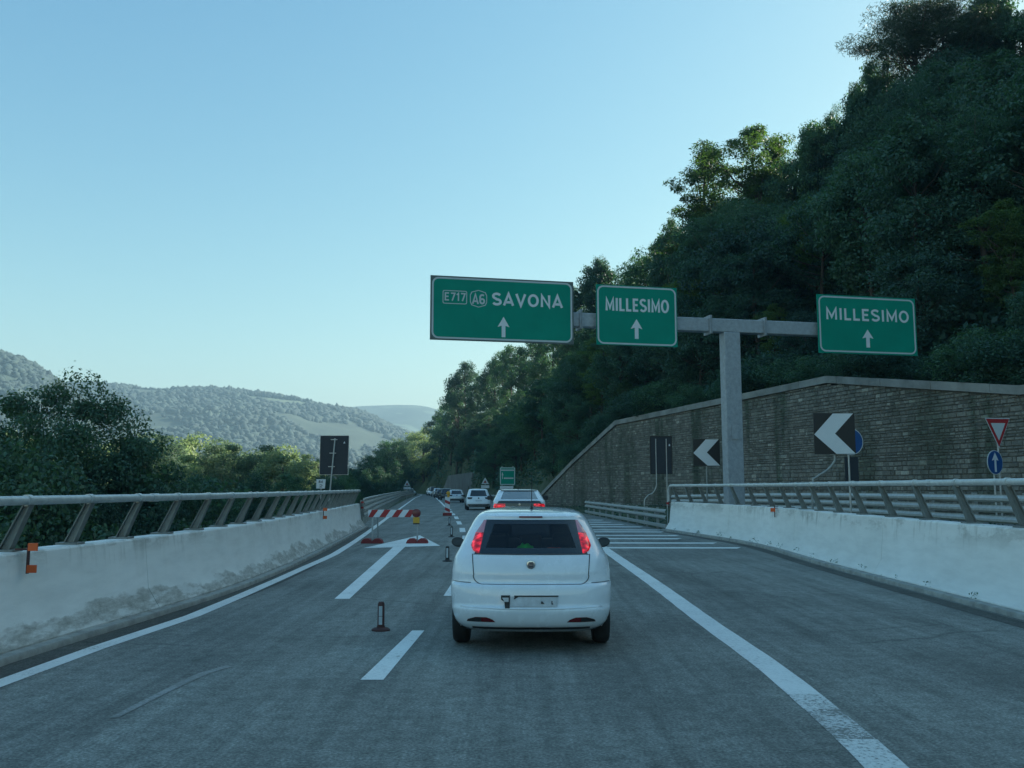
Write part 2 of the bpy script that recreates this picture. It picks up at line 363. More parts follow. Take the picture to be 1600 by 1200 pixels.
# ---------------------------------------------------------------- ground
def axis(segs):
    out = []
    for a, b, st in segs: out += list(np.arange(a, b, st))
    return np.array(out)
gx = axis([(-1500, -300, 60), (-300, -80, 10), (-80, -20, 3), (-20, 40, .8), (40, 120, 3), (120, 300, 12), (300, 1501, 60)])
gy = axis([(-300, -40, 20), (-40, 0, 4), (0, 130, 1.2), (130, 360, 3), (360, 700, 12), (700, 2401, 50)])
X, Y_ = np.meshgrid(gx, gy); Zg = ground_h(X, Y_)
nzz = np.array([[noise.noise(Vector((x * .12, y * .12, 3))) for x in gx] for y in gy])
Zg = Zg + np.where((Zg > 1.2) | (Zg < -1.5), nzz * .9, 0)
V = np.stack([X, Y_, Zg], -1).reshape(-1, 3); nx, ny = len(gx), len(gy)
ii = np.arange(ny * nx).reshape(ny, nx); Q = np.stack([ii[:-1, :-1], ii[:-1, 1:], ii[1:, 1:], ii[1:, :-1]], -1).reshape(-1, 4)
o = link(bpy.data.objects.new('ground', np_mesh('ground', V, Q, M['ground'], smooth=True))); o['kind'] = 'structure'
mb = MB(); mb.add([(-4400, -480, -14), (4400, -480, -14), (4400, 5900, -14), (-4400, 5900, -14)], [(0, 1, 2, 3)])
mb.build('valley_floor', M['ground'], kind='structure')

# road deck
mb = MB(); ys = [-14 + 2 * i for i in range(155)]
for Y0, Y1 in zip(ys, ys[1:]):
    a0, a1 = left_edge(Y0) + .0, left_edge(Y1) + .0; b0, b1 = road_right(Y0), road_right(Y1)
    mb.add([(a0, Y0, 0), (b0, Y0, 0), (b1, Y1, 0), (a1, Y1, 0)], [(0, 1, 2, 3)])
mb.build('road', M['asphalt'], kind='structure')
mb = MB()
for Y0, Y1 in zip(ys[:26], ys[1:27]):
    a0, a1 = left_edge(Y0) - .62, left_edge(Y1) - .62; b0, b1 = left_edge(Y0), left_edge(Y1)
    for (l0, l1, z0, l2, l3, z1) in ((a0, a1, -1.3, a0, a1, -.01), (a0, a1, -.01, b0, b1, -.01)):
        mb.add([(l0, Y0, z0), (l2, Y0, z1), (l3, Y1, z1), (l1, Y1, z0)], [(0, 1, 2, 3)])
mb.build('viaduct_edge', M['concrete'], kind='structure')
# slip road behind the right barrier
mb = MB()
for Y0, Y1 in zip(ys[:40], ys[1:41]):
    if Y1 > 62: break
    f = lambda Y: road_right(Y) + 4.9; g_ = lambda Y: min(f(Y) + 6.5, WALL[0].x + WALL[1].x * (85 - Y) / 53 - .3)
    z = lambda Y: .53
    mb.add([(f(Y0), Y0, .53), (g_(Y0), Y0, .53), (g_(Y1), Y1, .53), (f(Y1), Y1, .53)], [(0, 1, 2, 3)])
mb.build('slip_road', M['ramp'], kind='structure')

# painted markings
def strip(line, w0, w1=None, z=.004, a=None, b=None):
    mb = MB(); w1 = w1 or w0; pts = [p for p in line if (a is None or p.y >= a) and (b is None or p.y <= b)]
    vs = []; n = len(pts)
    for i, p in enumerate(pts):
        t = (pts[min(i + 1, n - 1)] - pts[max(i - 1, 0)]).normalized(); nn = Vector((t.y, -t.x, 0)); hw = (w0 + (w1 - w0) * i / max(n - 1, 1)) / 2
        j = .0025 * math.sin(i * 1.3)
        vs += [(*(p - nn * (hw + j)).xy, z), (*(p + nn * (hw + j)).xy, z)]
    mb.add(vs, [(2 * i, 2 * i + 1, 2 * i + 3, 2 * i + 2) for i in range(n - 1)]); return mb
def marking(mb, name, label, mat='paint'):
    o = mb.build(name, M[mat], fix=False); o['kind'] = 'structure'; o['label'] = label; return o
marking(strip(LL, .20), 'edge_line', 'white solid line along the left barrier')
RL = smooth_poly([G(1640, 1460), G(1385, 1200), G(1297, 1120), G(1200, 1040), G(1100, 969), G(1020, 910), G(945, 858), G(895, 821), G(872, 806)], .25)
RLa = [p for p in RL if proj(p)[1] > 1140]; RLb = [p for p in RL if proj(p)[1] < 1086]; RLd = [p for p in RL if 1082 < proj(p)[1] < 1116]; RLc = [p for p in RL if 1098 < proj(p)[1] < 1160]
marking(strip(RLa, .27), 'lane_line', 'broken off near end of the thick white line', 'paint_worn'); marking(strip(RLb, .27, .3), 'lane_line', 'thick white line between through lane and exit lane')
marking(strip(RLd, .27, z=.0038), 'lane_line', 'scuffed stretch of the thick white line', 'paint_worn')
marking(strip(RLc, .262, .262, z=.0035), 'lane_line', 'worn away patch of the thick white line', 'paint_gone')
EX = smooth_poly([G(704, 797), G(695, 791), G(688, 784), G(680, 777), G(671, 771)], 3)
marking(strip(EX, .2, .25), 'lane_line', 'thin solid line left of the queue')
for i, (c0, c1) in enumerate((((582, 1062), (653, 985)), ((727.6, 846), (727.6, 837)), ((723, 831.5), (722, 825)), ((718.5, 819.5), (716, 814.5)), ((714, 811), (712, 807)), ((709, 805), (707, 802.2)), ((705.5, 801), (703.5, 798.8)))):
    a, b = G(*c0), G(*c1)
    if i == 0:
        mb = MB(); mb.add([G(563, 1062, .004), G(599, 1062, .004), G(663, 985, .004), G(644, 985, .004)], [(0, 1, 2, 3)])
    else: mb = strip([a, b], .22)
    o = marking(mb, 'lane_dash', None or 'short white dash of the lane line')
    if i == 0: o['label'] = 'nearest white dash, left of the small car'
A0 = [(568, 856.5), (688, 853), (656, 836.5)]; ST = [(522.5, 936), (546, 936), (633, 854.5), (614, 855.3)]
def arrow(dx, dy, label, rot=0):
    mb = MB(); h = [G(*p) + Vector((dx, dy, .004)) for p in A0]; s_ = [G(*p) + Vector((dx, dy, .004)) for p in ST]
    cx = Vector((s_[0].x, s_[0].y, 0)); Rm = Matrix.Rotation(rot, 3, 'Z')
    h = [Rm @ (p - cx) + cx for p in h]; s_ = [Rm @ (p - cx) + cx for p in s_]
    mb.add([h[0], s_[3], s_[2], h[1], h[2]], [(0, 1, 4), (1, 2, 4), (2, 3, 4)]); mb.add(s_, [(0, 1, 2, 3)])
    marking(mb, 'lane_arrow', label)
arrow(0, 0, 'big white arrow in the closed left lane'); mb = MB(); p0 = G(693, 931, .004); p3 = G(738, 862, .004); mb.add([p0, p0 + Vector((.85, .02, 0)), p3 + Vector((.9, 0, 0)), p3], [(0, 1, 2, 3)]); marking(mb, 'lane_arrow', 'white marking mostly hidden by the small car')
# hatched nose between through lane and exit
mb = MB()
for yb, xr in ((856, 1148), (848.5, 1111), (841.7, 1056), (836.6, 1053), (831, 1030), (828, 1028), (823, 998), (819.5, 969), (815.8, 951), (812.5, 938)):
    a = G(925, yb); b = G(xr, yb + .3); th = .42 + .006 * a.y
    left = interp_poly(RL, a.y) + .05
    mb.add([(left, a.y - th / 2, .0045), (b.x, b.y - th / 2, .0045), (b.x + .25, b.y + th / 2, .0045), (left, a.y + th / 2, .0045)], [(0, 1, 2, 3)])
marking(mb, 'hatch_stripes', 'white hatched stripes right of the small car')
mb = MB(); P = [G(178, 1122), G(260, 1080), G(320, 1052), G(358, 1041)]
marking(strip(smooth_poly(P, .2), .06, .1), 'scuff_line', 'faint worn off stripe in the left lane', 'gutter').data.materials[0] = paint('ghost_paint', (.34, .34, .33), .74)
# dirty gutter strips and kerb ledges along both barriers
def off_line(line, d):
    out = []; n = len(line)
    for i, p in enumerate(line):
        t = (line[min(i + 1, n - 1)] - line[max(i - 1, 0)]).normalized(); out.append(p + Vector((t.y, -t.x, 0)) * d)
    return out
marking(strip(off_line(BL, .30), .5, z=.003), 'gutter', 'dark dirty strip at the foot of the left barrier', 'gutter')
marking(strip(off_line(BR, .36), .30, z=.003), 'gutter', 'dark dirty strip at the foot of the right barrier', 'gutter')

# ---------------------------------------------------------------- concrete parapets with tubular handrail
def sweep(line, prof, side, mb=None, m=0, z0=None):
    """prof: (distance outward from line, z); side -1 left / +1 right of increasing direction"""
    mb = mb or MB(); n = len(line); k = len(prof); vs = []
    for i, p in enumerate(line):
        t = (line[min(i + 1, n - 1)] - line[max(i - 1, 0)]).normalized(); nn = Vector((t.y, -t.x, 0)) * side
        for d, z in prof: q = p + nn * d; vs.append((q.x, q.y, z + (z0[i] if z0 else p.z)))
    fs = [(i * k + j, i * k + (j + 1) % k, (i + 1) * k + (j + 1) % k, (i + 1) * k + j) for i in range(n - 1) for j in range(k)]
    fs += [tuple(range(k)), tuple(range((n - 1) * k + k - 1, (n - 1) * k - 1, -1))]
    return mb.add(vs, fs, m)
def at_len(line, s):
    for a, b in zip(line, line[1:]):
        d = (b - a).length
        if s <= d: return a + (b - a) * (s / d), (b - a).normalized()
        s -= d
    return line[-1].copy(), (line[-1] - line[-2]).normalized()
def length(line): return sum((b - a).length for a, b in zip(line, line[1:]))
def parapet(line, side, mat, hw, hr, label, spacing, endloop=False, start=0):
    root = empty('parapet', line[0], label, 'barrier'); inv = -Vector(line[0])
    Ln = length(line); N = int(Ln / 6.0)
    prof = [(0, .0), (0, .09), (.16, .34), (.235, hw - .02), (.255, hw), (.56, hw), (.58, hw - .02), (.58, -.3)]
    for i in range(N):
        s0, s1 = Ln * i / N + (.006 if i else 0), Ln * (i + 1) / N - .006
        pts = [at_len(line, s0 + (s1 - s0) * k / 6)[0] + inv for k in range(7)]
        sweep(pts, prof, side).build('wall_panel', M[mat], root, smooth=30)
    kp = [(-.14, .0), (-.14, .05), (-.13, .07), (-.005, .075), (-.005, .0)]
    sweep([p + inv for p in line], kp, side).build('kerb', M['kerb'], root, smooth=30)
    s = start; cps = []
    pm = MB(); pm2 = None
    rail = []
    n = 0
    while s < Ln - .1:
        p, t = at_len(line, s); nn = Vector((t.y, -t.x, 0)) * side; p = p + inv
        b0 = p + nn * .46; top = p + nn * .235
        mb = MB(); up = Vector((0, 0, 1))
        bz, tz = hw, hr - .045
        for (d0, d1, th) in ((-.035, .045, .013),):      # web: a plate square to the road
            vs = []
            for sg in (-th, th):
                for q, z, wd in ((b0, bz, 1.25), (top, tz, .75)):
                    for d in (d0, d1): vs.append(q + nn * d * wd + t * sg + up * z)
            mb.add(vs, [(0, 1, 3, 2), (4, 6, 7, 5), (0, 4, 5, 1), (2, 3, 7, 6), (0, 2, 6, 4), (1, 5, 7, 3)])
        for d in (-.04, .05):                        # flanges
            vs = []
            for q, z, wd in ((b0, bz, 1.25), (top, tz, .75)):
                for e in (-.008, .008):
                    for sg in (-.045, .045): vs.append(q + nn * (d * wd + e) + t * sg + up * z)
            mb.add(vs, [(0, 1, 3, 2), (4, 6, 7, 5), (0, 4, 5, 1), (2, 3, 7, 6), (0, 2, 6, 4), (1, 5, 7, 3)])
        mb.box(b0 + up * (hw + .012), (.26, .2, .024))
        mb.build('post', M['post'], root)
        c = MB(); q = p + nn * .25 + up * hr; c.tube([q - t * .035, q + t * .035], .062, 14); c.build('collar', M['rail'], root, smooth=40)
        rail.append(s); s += spacing; n += 1
        if n % 4 == 2:
            c = MB(); q, t2 = at_len(line, s - spacing * .62); nn = Vector((t2.y, -t2.x, 0)) * side; q = q + inv + nn * .25 + up * hr
            c.tube([q - t2 * .1, q + t2 * .1], .057, 14); c.build('sleeve', M['rail'], root, smooth=40)
    pts = []
    k = int(Ln / .8)
    for i in range(k + 1):
        p, t = at_len(line, Ln * i / k); nn = Vector((t.y, -t.x, 0)) * side; pts.append(p + inv + nn * .25 + Vector((0, 0, hr)))
    if endloop:
        a = pts[0]; t = (pts[0] - pts[1]).normalized()
        pts = [a + t * .30 + Vector((0, 0, -(hr - hw))), a + t * .30 + Vector((0, 0, -.22)), a + t * .22 + Vector((0, 0, -.07)), a + t * .08 + Vector((0, 0, -.01))] + pts
    MB().tube(pts, .05, 14).build('handrail', M['rail'], root, smooth=50)
    return root
parapet(BL, -1, 'barrier_left', 1.0, 1.535, 'peeling white concrete barrier with grey tubular handrail, left of the road', 1.22, start=.4)
parapet(BR, -1, 'barrier_right', 1.12, 1.75, 'white concrete barrier with tubular handrail, right of the exit lane', 1.52, endloop=True, start=.3)

# reflectors on the barriers
def reflector(px, py, line, side, hw, label, double=True, col='orange', sz=.1):
    Y = G(px, py + 1).y
    best = min(((abs(proj(at_len(line, s)[0] + Vector((-.24 * (1 if side < 0 else -1), 0, hw)))[0] - px), s) for s in np.arange(0, length(line), .1)))
    p, t = at_len(line, best[1]); nn = Vector((t.y, -t.x, 0)) * -1; q = p + nn * .16
    root = empty('barrier_reflector', q + Vector((0, 0, hw)), label, 'reflector', 'orange reflectors clipped on the barriers')
    u = nn; b = MB(); b.box((0, 0, -.07), (.02, .03, .30)); b.box(u * .07 + Vector((0, 0, .03)), (.14, .03, .02)); b.build('bracket', M['brown'], root)
    s_ = -1 if t.y > 0 else -1
    for dz in ((.055, -.17) if double else (-.02,)):
        c = MB(); c.box(Vector((.055 * (1 if side < 0 else -1), -.022, dz)), (sz, .014, sz * .8)); c.build('lens', M[col], root)
reflector(34, 866, BL, -1, 1.0, 'nearest double orange reflector on the left barrier')
reflector(501, 800, BL, -1, 1.0, 'far orange reflector on the left barrier', sz=.11)
reflector(562, 790, BL, -1, 1.0, 'white and red reflector at the far end of the left barrier', col='red')
reflector(1215, 802, BR, 1, 1.08, 'orange reflector on the right barrier below the small chevron', double=False, sz=.13)
reflector(1048, 788, BR, 1, 1.08, 'red reflector at the far end of the right barrier', double=False, col='red', sz=.1)

# ---------------------------------------------------------------- guardrails
def wave(n, h0, dz=.2, amp=.05, th=.006):
    pr = []
    for i in range(n):
        z = h0 + i * dz
        pr += [(0, z), (-amp, z + dz * .22), (-amp, z + dz * .5), (0, z + dz * .78)]
    pr.append((0, h0 + n * dz - .02)); return pr + [(d + th, z) for d, z in reversed(pr)]
def guardrail(pts, side, n, h0, label, dz=.2, spacing=2.2, top_tube=False, zs=None, mat='galv', low=None):
    line = smooth_poly([Vector(p) for p in pts], 2.0); root = empty('guardrail', line[0], label, 'guardrail'); inv = -Vector(line[0]) 
    rel = [p + inv for p in line]
    for i in range(n):
        sweep(rel, wave(1, h0 + i * dz * 1.25, dz), side).build('rail_beam', M[mat], root, smooth=40)
    if low: sweep(rel, [(.0, low), (-.04, low + .02), (-.04, low + .13), (0, low + .15), (.03, low + .15), (.03, low)], side).build('lower_rail', M['steel_dull'], root)
    hh = h0 + n * dz * 1.25
    if top_tube: MB().tube([p + Vector((0, 0, hh + .02)) for p in rel], .05, 8).build('top_tube', M[mat], root, smooth=50)
    s = .5; Ln = length(line)
    while s < Ln:
        p, t = at_len(rel, s); nn = Vector((t.y, -t.x, 0)) * side; mb = MB(); Rm = Matrix.Rotation(math.atan2(t.y, t.x) - PI / 2, 3, 'Z')
        mb.box(p + nn * .14 + Vector((0, 0, (hh - .35) / 2)), (.09, .12, hh + .3), Rm); mb.box(p + nn * .06 + Vector((0, 0, h0 + .12)), (.12, .16, .22), Rm)
        mb.build('post', M['steel_dull'], root); s += spacing
    return root
GL = [(left_edge(Y) + .15 + dx, Y, 0) for Y, dx in ((38.2, .3), (48, .1), (60, -.1), (80, -.3), (100, -.5), (122, -.8))]
guardrail(GL, -1, 3, .42, 'triple wave steel guardrail beyond the left barrier', dz=.2, top_tube=True)
guardrail([(left_edge(Y) - .8, Y, 0) for Y in (123.5, 140, 165, 200, 240)], -1, 3, .42, 'far guardrail at the outside of the left bend', dz=.2)
guardrail([(road_right(Y) - .0, Y, 0) for Y in (58, 52, 46, 40, 35.6)], -1, 2, .42, 'dull steel guardrail right of the hatched nose', dz=.19, mat='steel_dull', low=.08)
guardrail([(9.2, 52, .25), (10.3, 46, .35), (11.0, 38, .45), (11.4, 30, .5), (11.7, 22, .5), (11.9, 12, .5)], -1, 3, .32, 'triple wave guardrail between right barrier and stone wall', dz=.2)
guardrail([(road_right(Y) + .5, Y, 0) for Y in (130, 118, 106, 96, 88)], -1, 1, .5, 'guardrail at the road edge beside the green distance sign', dz=.25, mat='steel_dull')

# ---------------------------------------------------------------- stone retaining wall
W0, WD = WALL[0], WALL[1]; WL = WD.length; WU = WD / WL; WN = Vector((WU.y, -WU.x, 0))
if WN.dot(Vector((0, 0, 0)) - wall_pt(.6)) < 0: WN = -WN
wallroot = empty('stone_wall', W0, 'stone retaining wall with concrete coping under the wooded slope', 'wall')
WX = 1.95 * WL
def wtop(s): return float(np.interp(s / WL, *zip(*WTOP)))
mb = MB(); n = 40
vs = []
for i in range(n + 1):
    s = WX * i / n
    for d, z in ((0, -.3), (0, wtop(s)), (-.8, wtop(s)), (-.8, -.3)): q = WU * s + WN * d; vs.append((q.x, q.y, z))
fs = [(i * 4 + j, i * 4 + (j + 1) % 4, (i + 1) * 4 + (j + 1) % 4, (i + 1) * 4 + j) for i in range(n) for j in range(4)] + [(0, 1, 2, 3), (n * 4 + 3, n * 4 + 2, n * 4 + 1, n * 4)]
mb.add(vs, fs).build('core', M['mortar'], wallroot)
# coping in cast lengths
s = 0
while s < WX - .1:
    s1 = min(s + 3.0, WX); mb = MB(); vs = []
    for q_s in [s + .01] + [k * WL for k, _ in WTOP if s + .05 < k * WL < s1 - .05] + [s1 - .01]:
        for d, z in ((.14, .0), (.14, .34), (-.7, .34), (-.7, .0)): q = WU * q_s + WN * d; vs.append((q.x, q.y, wtop(q_s) + z))
    k = len(vs) // 4
    mb.add(vs, [(i * 4 + j, i * 4 + (j + 1) % 4, (i + 1) * 4 + (j + 1) % 4, (i + 1) * 4 + j) for i in range(k - 1) for j in range(4)] + [(0, 1, 2, 3), (k * 4 - 1, k * 4 - 2, k * 4 - 3, k * 4 - 4)])
    mb.build('coping_stone', M['coping'], wallroot); s = s1
stones = []
z = .1
while z < 7.2:
    h = random.choice((.11, .13, .15, .18, .21)); s = random.uniform(-.3, 0)
    while s < WX:
        l = random.uniform(.17, .5) * (1.15 if h > .18 else .9)
        full = z + h < min(wtop(s), wtop(s + l))
        if s > 0 and full and random.random() > .01:
            stones.append((s, s + l - .03, z, z + h - .028, random.uniform(.02, .05)))
        elif s > 0 and not full and z < min(wtop(s), wtop(s + l)) - .09:
            stones.append((s, s + l - .03, z, min(wtop(s), wtop(s + l)) - .01, random.uniform(.02, .06)))
        s += l
    z += h
def stone_geo(mb, st, org=Vector((0, 0, 0))):
    s0, s1, z0, z1, d = st; j = lambda: random.uniform(-.012, .012); c = .02
    P = lambda s, dd, z: WU * s + WN * dd + Vector((0, 0, z)) - org
    a = [P(s0 + j(), .0, z0 + j()), P(s1 + j(), .0, z0 + j()), P(s1 + j(), .0, z1 + j()), P(s0 + j(), .0, z1 + j())]
    b = [P(s0 + c, d + j(), z0 + c), P(s1 - c, d + j(), z0 + c), P(s1 - c, d + j(), z1 - c), P(s0 + c, d + j(), z1 - c)]
    mb.add(a + b, [(4, 5, 6, 7), (0, 1, 5, 4), (1, 2, 6, 5), (2, 3, 7, 6), (3, 0, 4, 7)])
def st_px(st):
    P = W0 + WU * (st[0] + st[1]) / 2; P.z = (st[2] + st[3]) / 2
    if P.y < 8: return 0
    x, y = proj(P); 
    if x > 1600 or y > 790: return 0
    return (st[1] - st[0]) * (st[3] - st[2]) * (F_PX / P.y) ** 2 * abs(WN.dot(P.normalized()))
stones.sort(key=st_px, reverse=True)
for st in stones[:290]:
    mb = MB(); stone_geo(mb, st); mb.build('stone', M['stone'], wallroot, fix=False)
mb = MB()
for st in stones[290:]: stone_geo(mb, st)
mb.build('stones', M['stone'], wallroot, kind='stuff', fix=False)
print('stones', len(stones))
# far concrete wall at the bend
cw = MB(); P = [Vector((A(689, 762, 215).x, 215, 0)), Vector((A(738, 762, 172).x, 172, 0))]; U = (P[1] - P[0]).normalized(); Nn = Vector((-U.y, U.x, 0)) * -1; Lc = (P[1] - P[0]).length
vs = [P[0] + U * 0, P[1] + U * 0, P[1] + Vector((0, 0, 4.6)), P[0] + U * Lc * .28 + Vector((0, 0, 4.4))]
vs = [v - P[0] for v in vs]
cw.add(vs + [v - Nn * .6 for v in vs], [(0, 1, 2, 3), (7, 6, 5, 4), (0, 4, 5, 1), (1, 5, 6, 2), (2, 6, 7, 3), (3, 7, 4, 0)])
tag(cw.build('retaining_wall', M['concrete'], loc=P[0]), 'plain grey concrete wall beyond the queue at the bend', 'wall')

# ---------------------------------------------------------------- lettering and signs
def arc(cx, cy, rx, ry, a0, a1, n=10): return [(cx + rx * math.cos(R(a0 + (a1 - a0) * k / n)), cy + ry * math.sin(R(a0 + (a1 - a0) * k / n))) for k in range(n + 1)]
GLY = {'S': (.62, [arc(.31, .74, .25, .20, 25, 270, 10)[:-1] + arc(.31, .27, .27, .21, 90, -155, 10)]), 'A': (.72, [[(.04, 0), (.36, .97), (.68, 0)], [(.15, .27), (.57, .27)]]), 'V': (.70, [[(.04, 1), (.35, .03), (.66, 1)]]),
       'O': (.76, [arc(.38, .5, .31, .44, 90, 450, 20)]), 'N': (.68, [[(.08, 0), (.08, .96), (.60, .04), (.60, 1)]]), 'M': (.82, [[(.08, 0), (.08, .94), (.41, .22), (.74, .94), (.74, 0)]]), 'I': (.24, [[(.12, 0), (.12, 1)]]),
       'L': (.52, [[(.08, 1), (.08, .07), (.5, .07)]]), 'E': (.56, [[(.52, .93), (.08, .93), (.08, .07), (.52, .07)], [(.08, .51), (.46, .51)]]), '7': (.56, [[(.04, .93), (.52, .93), (.2, 0)]]), '1': (.36, [[(.04, .74), (.24, .94), (.24, 0)]]),
       '6': (.62, [[(.52, .86)] + arc(.31, .68, .25, .25, 75, 180, 5) + [(.06, .30)] + arc(.31, .29, .25, .23, 180, 520, 14)]), '8': (.62, [arc(.31, .73, .21, .20, 90, 450, 12), arc(.31, .28, .25, .22, 90, 450, 12)]),
       '4': (.62, [[(.44, 0), (.44, .95), (.05, .28), (.6, .28)]]), '2': (.6, [arc(.3, .7, .24, .23, 165, -30, 8) + [(.08, .07), (.56, .07)]])}
def put_text(txt, x0, x1, z0, z1, y, mat, parent, th=.17, name='lettering'):
    """drawn letters of even stroke width, one mesh per word"""
    gap = .16; W_ = sum(GLY[c][0] for c in txt) + gap * (len(txt) - 1); mb = MB(); cx = 0; h = z1 - z0; kx = (x1 - x0) / W_; t_ = th * h / 2
    for c in txt:
        gw, strokes = GLY[c]
        for st_ in strokes:
            P2 = [Vector((x0 + (cx + a) * kx, z0 + b * h)) for a, b in st_]; closed = (P2[0] - P2[-1]).length < 1e-4; n = len(P2); vs = []
            for i, p in enumerate(P2):
                a = P2[i - 1] if i else (P2[-2] if closed else None); b = P2[i + 1] if i < n - 1 else (P2[1] if closed else None)
                d0 = (p - a).normalized() if a is not None else (b - p).normalized(); d1 = (b - p).normalized() if b is not None else d0
                m = Vector((-(d0.y + d1.y), d0.x + d1.x)); m = m.normalized() if m.length > 1e-4 else Vector((-d0.y, d0.x)); k = t_ / max(.42, m.dot(Vector((-d0.y, d0.x))))
                for sg in (1, -1):
                    for yy in (y - .004, y + .001): vs.append((p.x + m.x * k * sg, yy, p.y + m.y * k * sg))
            fs = []
            for i in range(n - 1):
                a = i * 4; b = a + 4; fs += [(a, b, b + 2, a + 2), (a, a + 1, b + 1, b), (a + 2, b + 2, b + 3, a + 3)]
            fs += [(0, 2, 3, 1), (n * 4 - 4, n * 4 - 3, n * 4 - 1, n * 4 - 2)]; mb.add(vs, fs)
        cx += gw + gap
    return mb.build(name, mat, parent)
def rrect(x0, x1, z0, z1, r, n=6):
    out = []
    for cx, cz, a0 in ((x1 - r, z1 - r, 0), (x0 + r, z1 - r, 90), (x0 + r, z0 + r, 180), (x1 - r, z0 + r, 270)):
        for k in range(n + 1): a = R(a0 + 90 * k / n); out.append((cx + r * math.cos(a), cz + r * math.sin(a)))
    return out
def ring(outer, inner, y0, y1):
    mb = MB(); n = len(outer); vs = [(a, y0, b) for a, b in outer] + [(a, y0, b) for a, b in inner] + [(a, y1, b) for a, b in outer] + [(a, y1, b) for a, b in inner]
    fs = []
    for i in range(n):
        j = (i + 1) % n; fs += [(i, j, n + j, n + i), (2 * n + i, 3 * n + i, 3 * n + j, 2 * n + j), (i, 2 * n + i, 2 * n + j, j), (n + i, n + j, 3 * n + j, 3 * n + i)]
    return mb.add(vs, fs)
YAW = R(-12); AU = Vector((math.cos(R(12)), math.sin(R(12)), 0)); GP = A(1145, 700, 31.5); GP.z = 0
def solve_s(px, zz=6.5):
    lo, hi = -20, 20
    for _ in range(50):
        m = (lo + hi) / 2; P = GP + AU * m; P.z = zz
        if proj(P)[0] < px: lo = m
        else: hi = m
    return (lo + hi) / 2
def solve_z(s, py):
    lo, hi = -2, 20
    for _ in range(50):
        m = (lo + hi) / 2; P = GP + AU * s; P.z = m
        if proj(P)[1] > py: lo = m
        else: hi = m
    return (lo + hi) / 2
gan = empty('sign_gantry', GP, 'grey steel T shaped sign gantry behind the right barrier', 'gantry', rz=R(12))
sl_, sr_ = solve_s(700), solve_s(1400); za = solve_z(0, 510)
ah = .24
mb = MB(); mb.box((0, 0, (za - ah) / 2 - .2), (.62, .42, za - ah + .4)); mb.box((0, 0, .58), (.95, .75, .06)); po = mb.build('post', M['gantry'], gan)
bv = po.modifiers.new('b', 'BEVEL'); bv.width = .06; bv.segments = 2
arm = MB(); arm.box(((sl_ + sr_) / 2, 0, za), (sr_ - sl_, .36, ah * 2)); a_ = arm.build('arm', M['gantry'], gan)
bv = a_.modifiers.new('b', 'BEVEL'); bv.width = .03; bv.segments = 2
for px in (1107, 1192, 905):
    s = solve_s(px); b = MB()
    for d in (-.025, .025): b.box((s + d, 0, za), (.03, .56, ah * 2 + .18))
    for e in (-1, 1):
        for zz in (-.2, 0, .2): b.box((s, e * .23, za + zz), (.12, .04, .04))
        b.box((s, e * .12, za + ah + .05), (.12, .04, .04)); 
    b.build('flange_joint', M['gantry'], gan)
b = MB(); b.box((0, -.235, 3.6), (.28, .03, .5)); b.build('access_cover', M['gantry'], gan)
def road_sign(pl, pr, pyt, pyb, label, edge, border):
    s0, s1 = solve_s(pl), solve_s(pr); z0, z1 = solve_z(s0, pyb), solve_z(s0, pyt)
    c = (s0 + s1) / 2; org = GP + AU * c - Vector((AU.y, -AU.x, 0)) * -.0; 
    nrm = Vector((math.sin(R(12)), -math.cos(R(12)), 0))
    root = empty('overhead_sign', GP + AU * c + nrm * .40 + Vector((0, 0, z0)), label, 'sign', rz=R(12))
    W, H = s1 - s0, z1 - z0; hx = W / 2
    p = MB(); p.prism([(-hx, 0), (hx, 0), (hx, H), (-hx, H)], -.0, .04); p.build('panel', edge, root)
    i0 = MB(); i0.prism(rrect(-hx + .05, hx - .05, .05, H - .05, .2), -.004, -.0005); i0.build('green_face', M['green'], root)
    ring(rrect(-hx + border, hx - border, border, H - border, .22), rrect(-hx + border + .055, hx - border - .055, border + .055, H - border - .055, .17), -.009, -.005).build('border', M['white_film2'], root)
    for e in (-.3, .3):
        b = MB(); b.box((e * W, .08, H / 2), (.08, .07, H * .92)); b.box((e * W, .19, H * .45), (.08, .2, .5)); b.build('bracket', M['steel_dull'], root)
    return root, W, H
def up_arrow(root, cx, z0, z1, hw, W, mat, y=-.009, y1=-.005, hd=.5, sw=.32):
    zz = z1 - (z1 - z0) * hd; n = zz - (z1 - z0) * 0
    notch = (z1 - zz) * .12
    pts = [(cx, z1), (cx + hw, zz), (cx + hw * sw, zz + notch), (cx + hw * sw, z0), (cx - hw * sw, z0), (cx - hw * sw, zz + notch), (cx - hw, zz)]
    mb = MB(); mb.prism(pts, y, y1); return mb.build('arrow', mat, root)
wf = M['white_film']
r1, W, H = road_sign(669.5, 891.5, 434, 533.5, 'largest green overhead sign reading SAVONA with route numbers E717 and A6', M['sign_edge'], .05)
fx = lambda u: -W / 2 + W * u; fz = lambda v: H * (1 - v)
put_text('SAVONA', fx(.425), fx(.92), fz(.425), fz(.235), -.006, wf, r1, .2)
put_text('E717', fx(.097), fx(.238), fz(.385), fz(.26), -.006, M['white_film2'], r1, .17)
put_text('A6', fx(.287), fx(.372), fz(.42), fz(.265), -.006, M['white_film2'], r1, .17)
ring(rrect(fx(.083), fx(.25), fz(.435), fz(.225), .06), rrect(fx(.083) + .025, fx(.25) - .025, fz(.435) + .025, fz(.225) - .025, .045), -.009, -.005).build('route_box', M['white_film2'], r1)
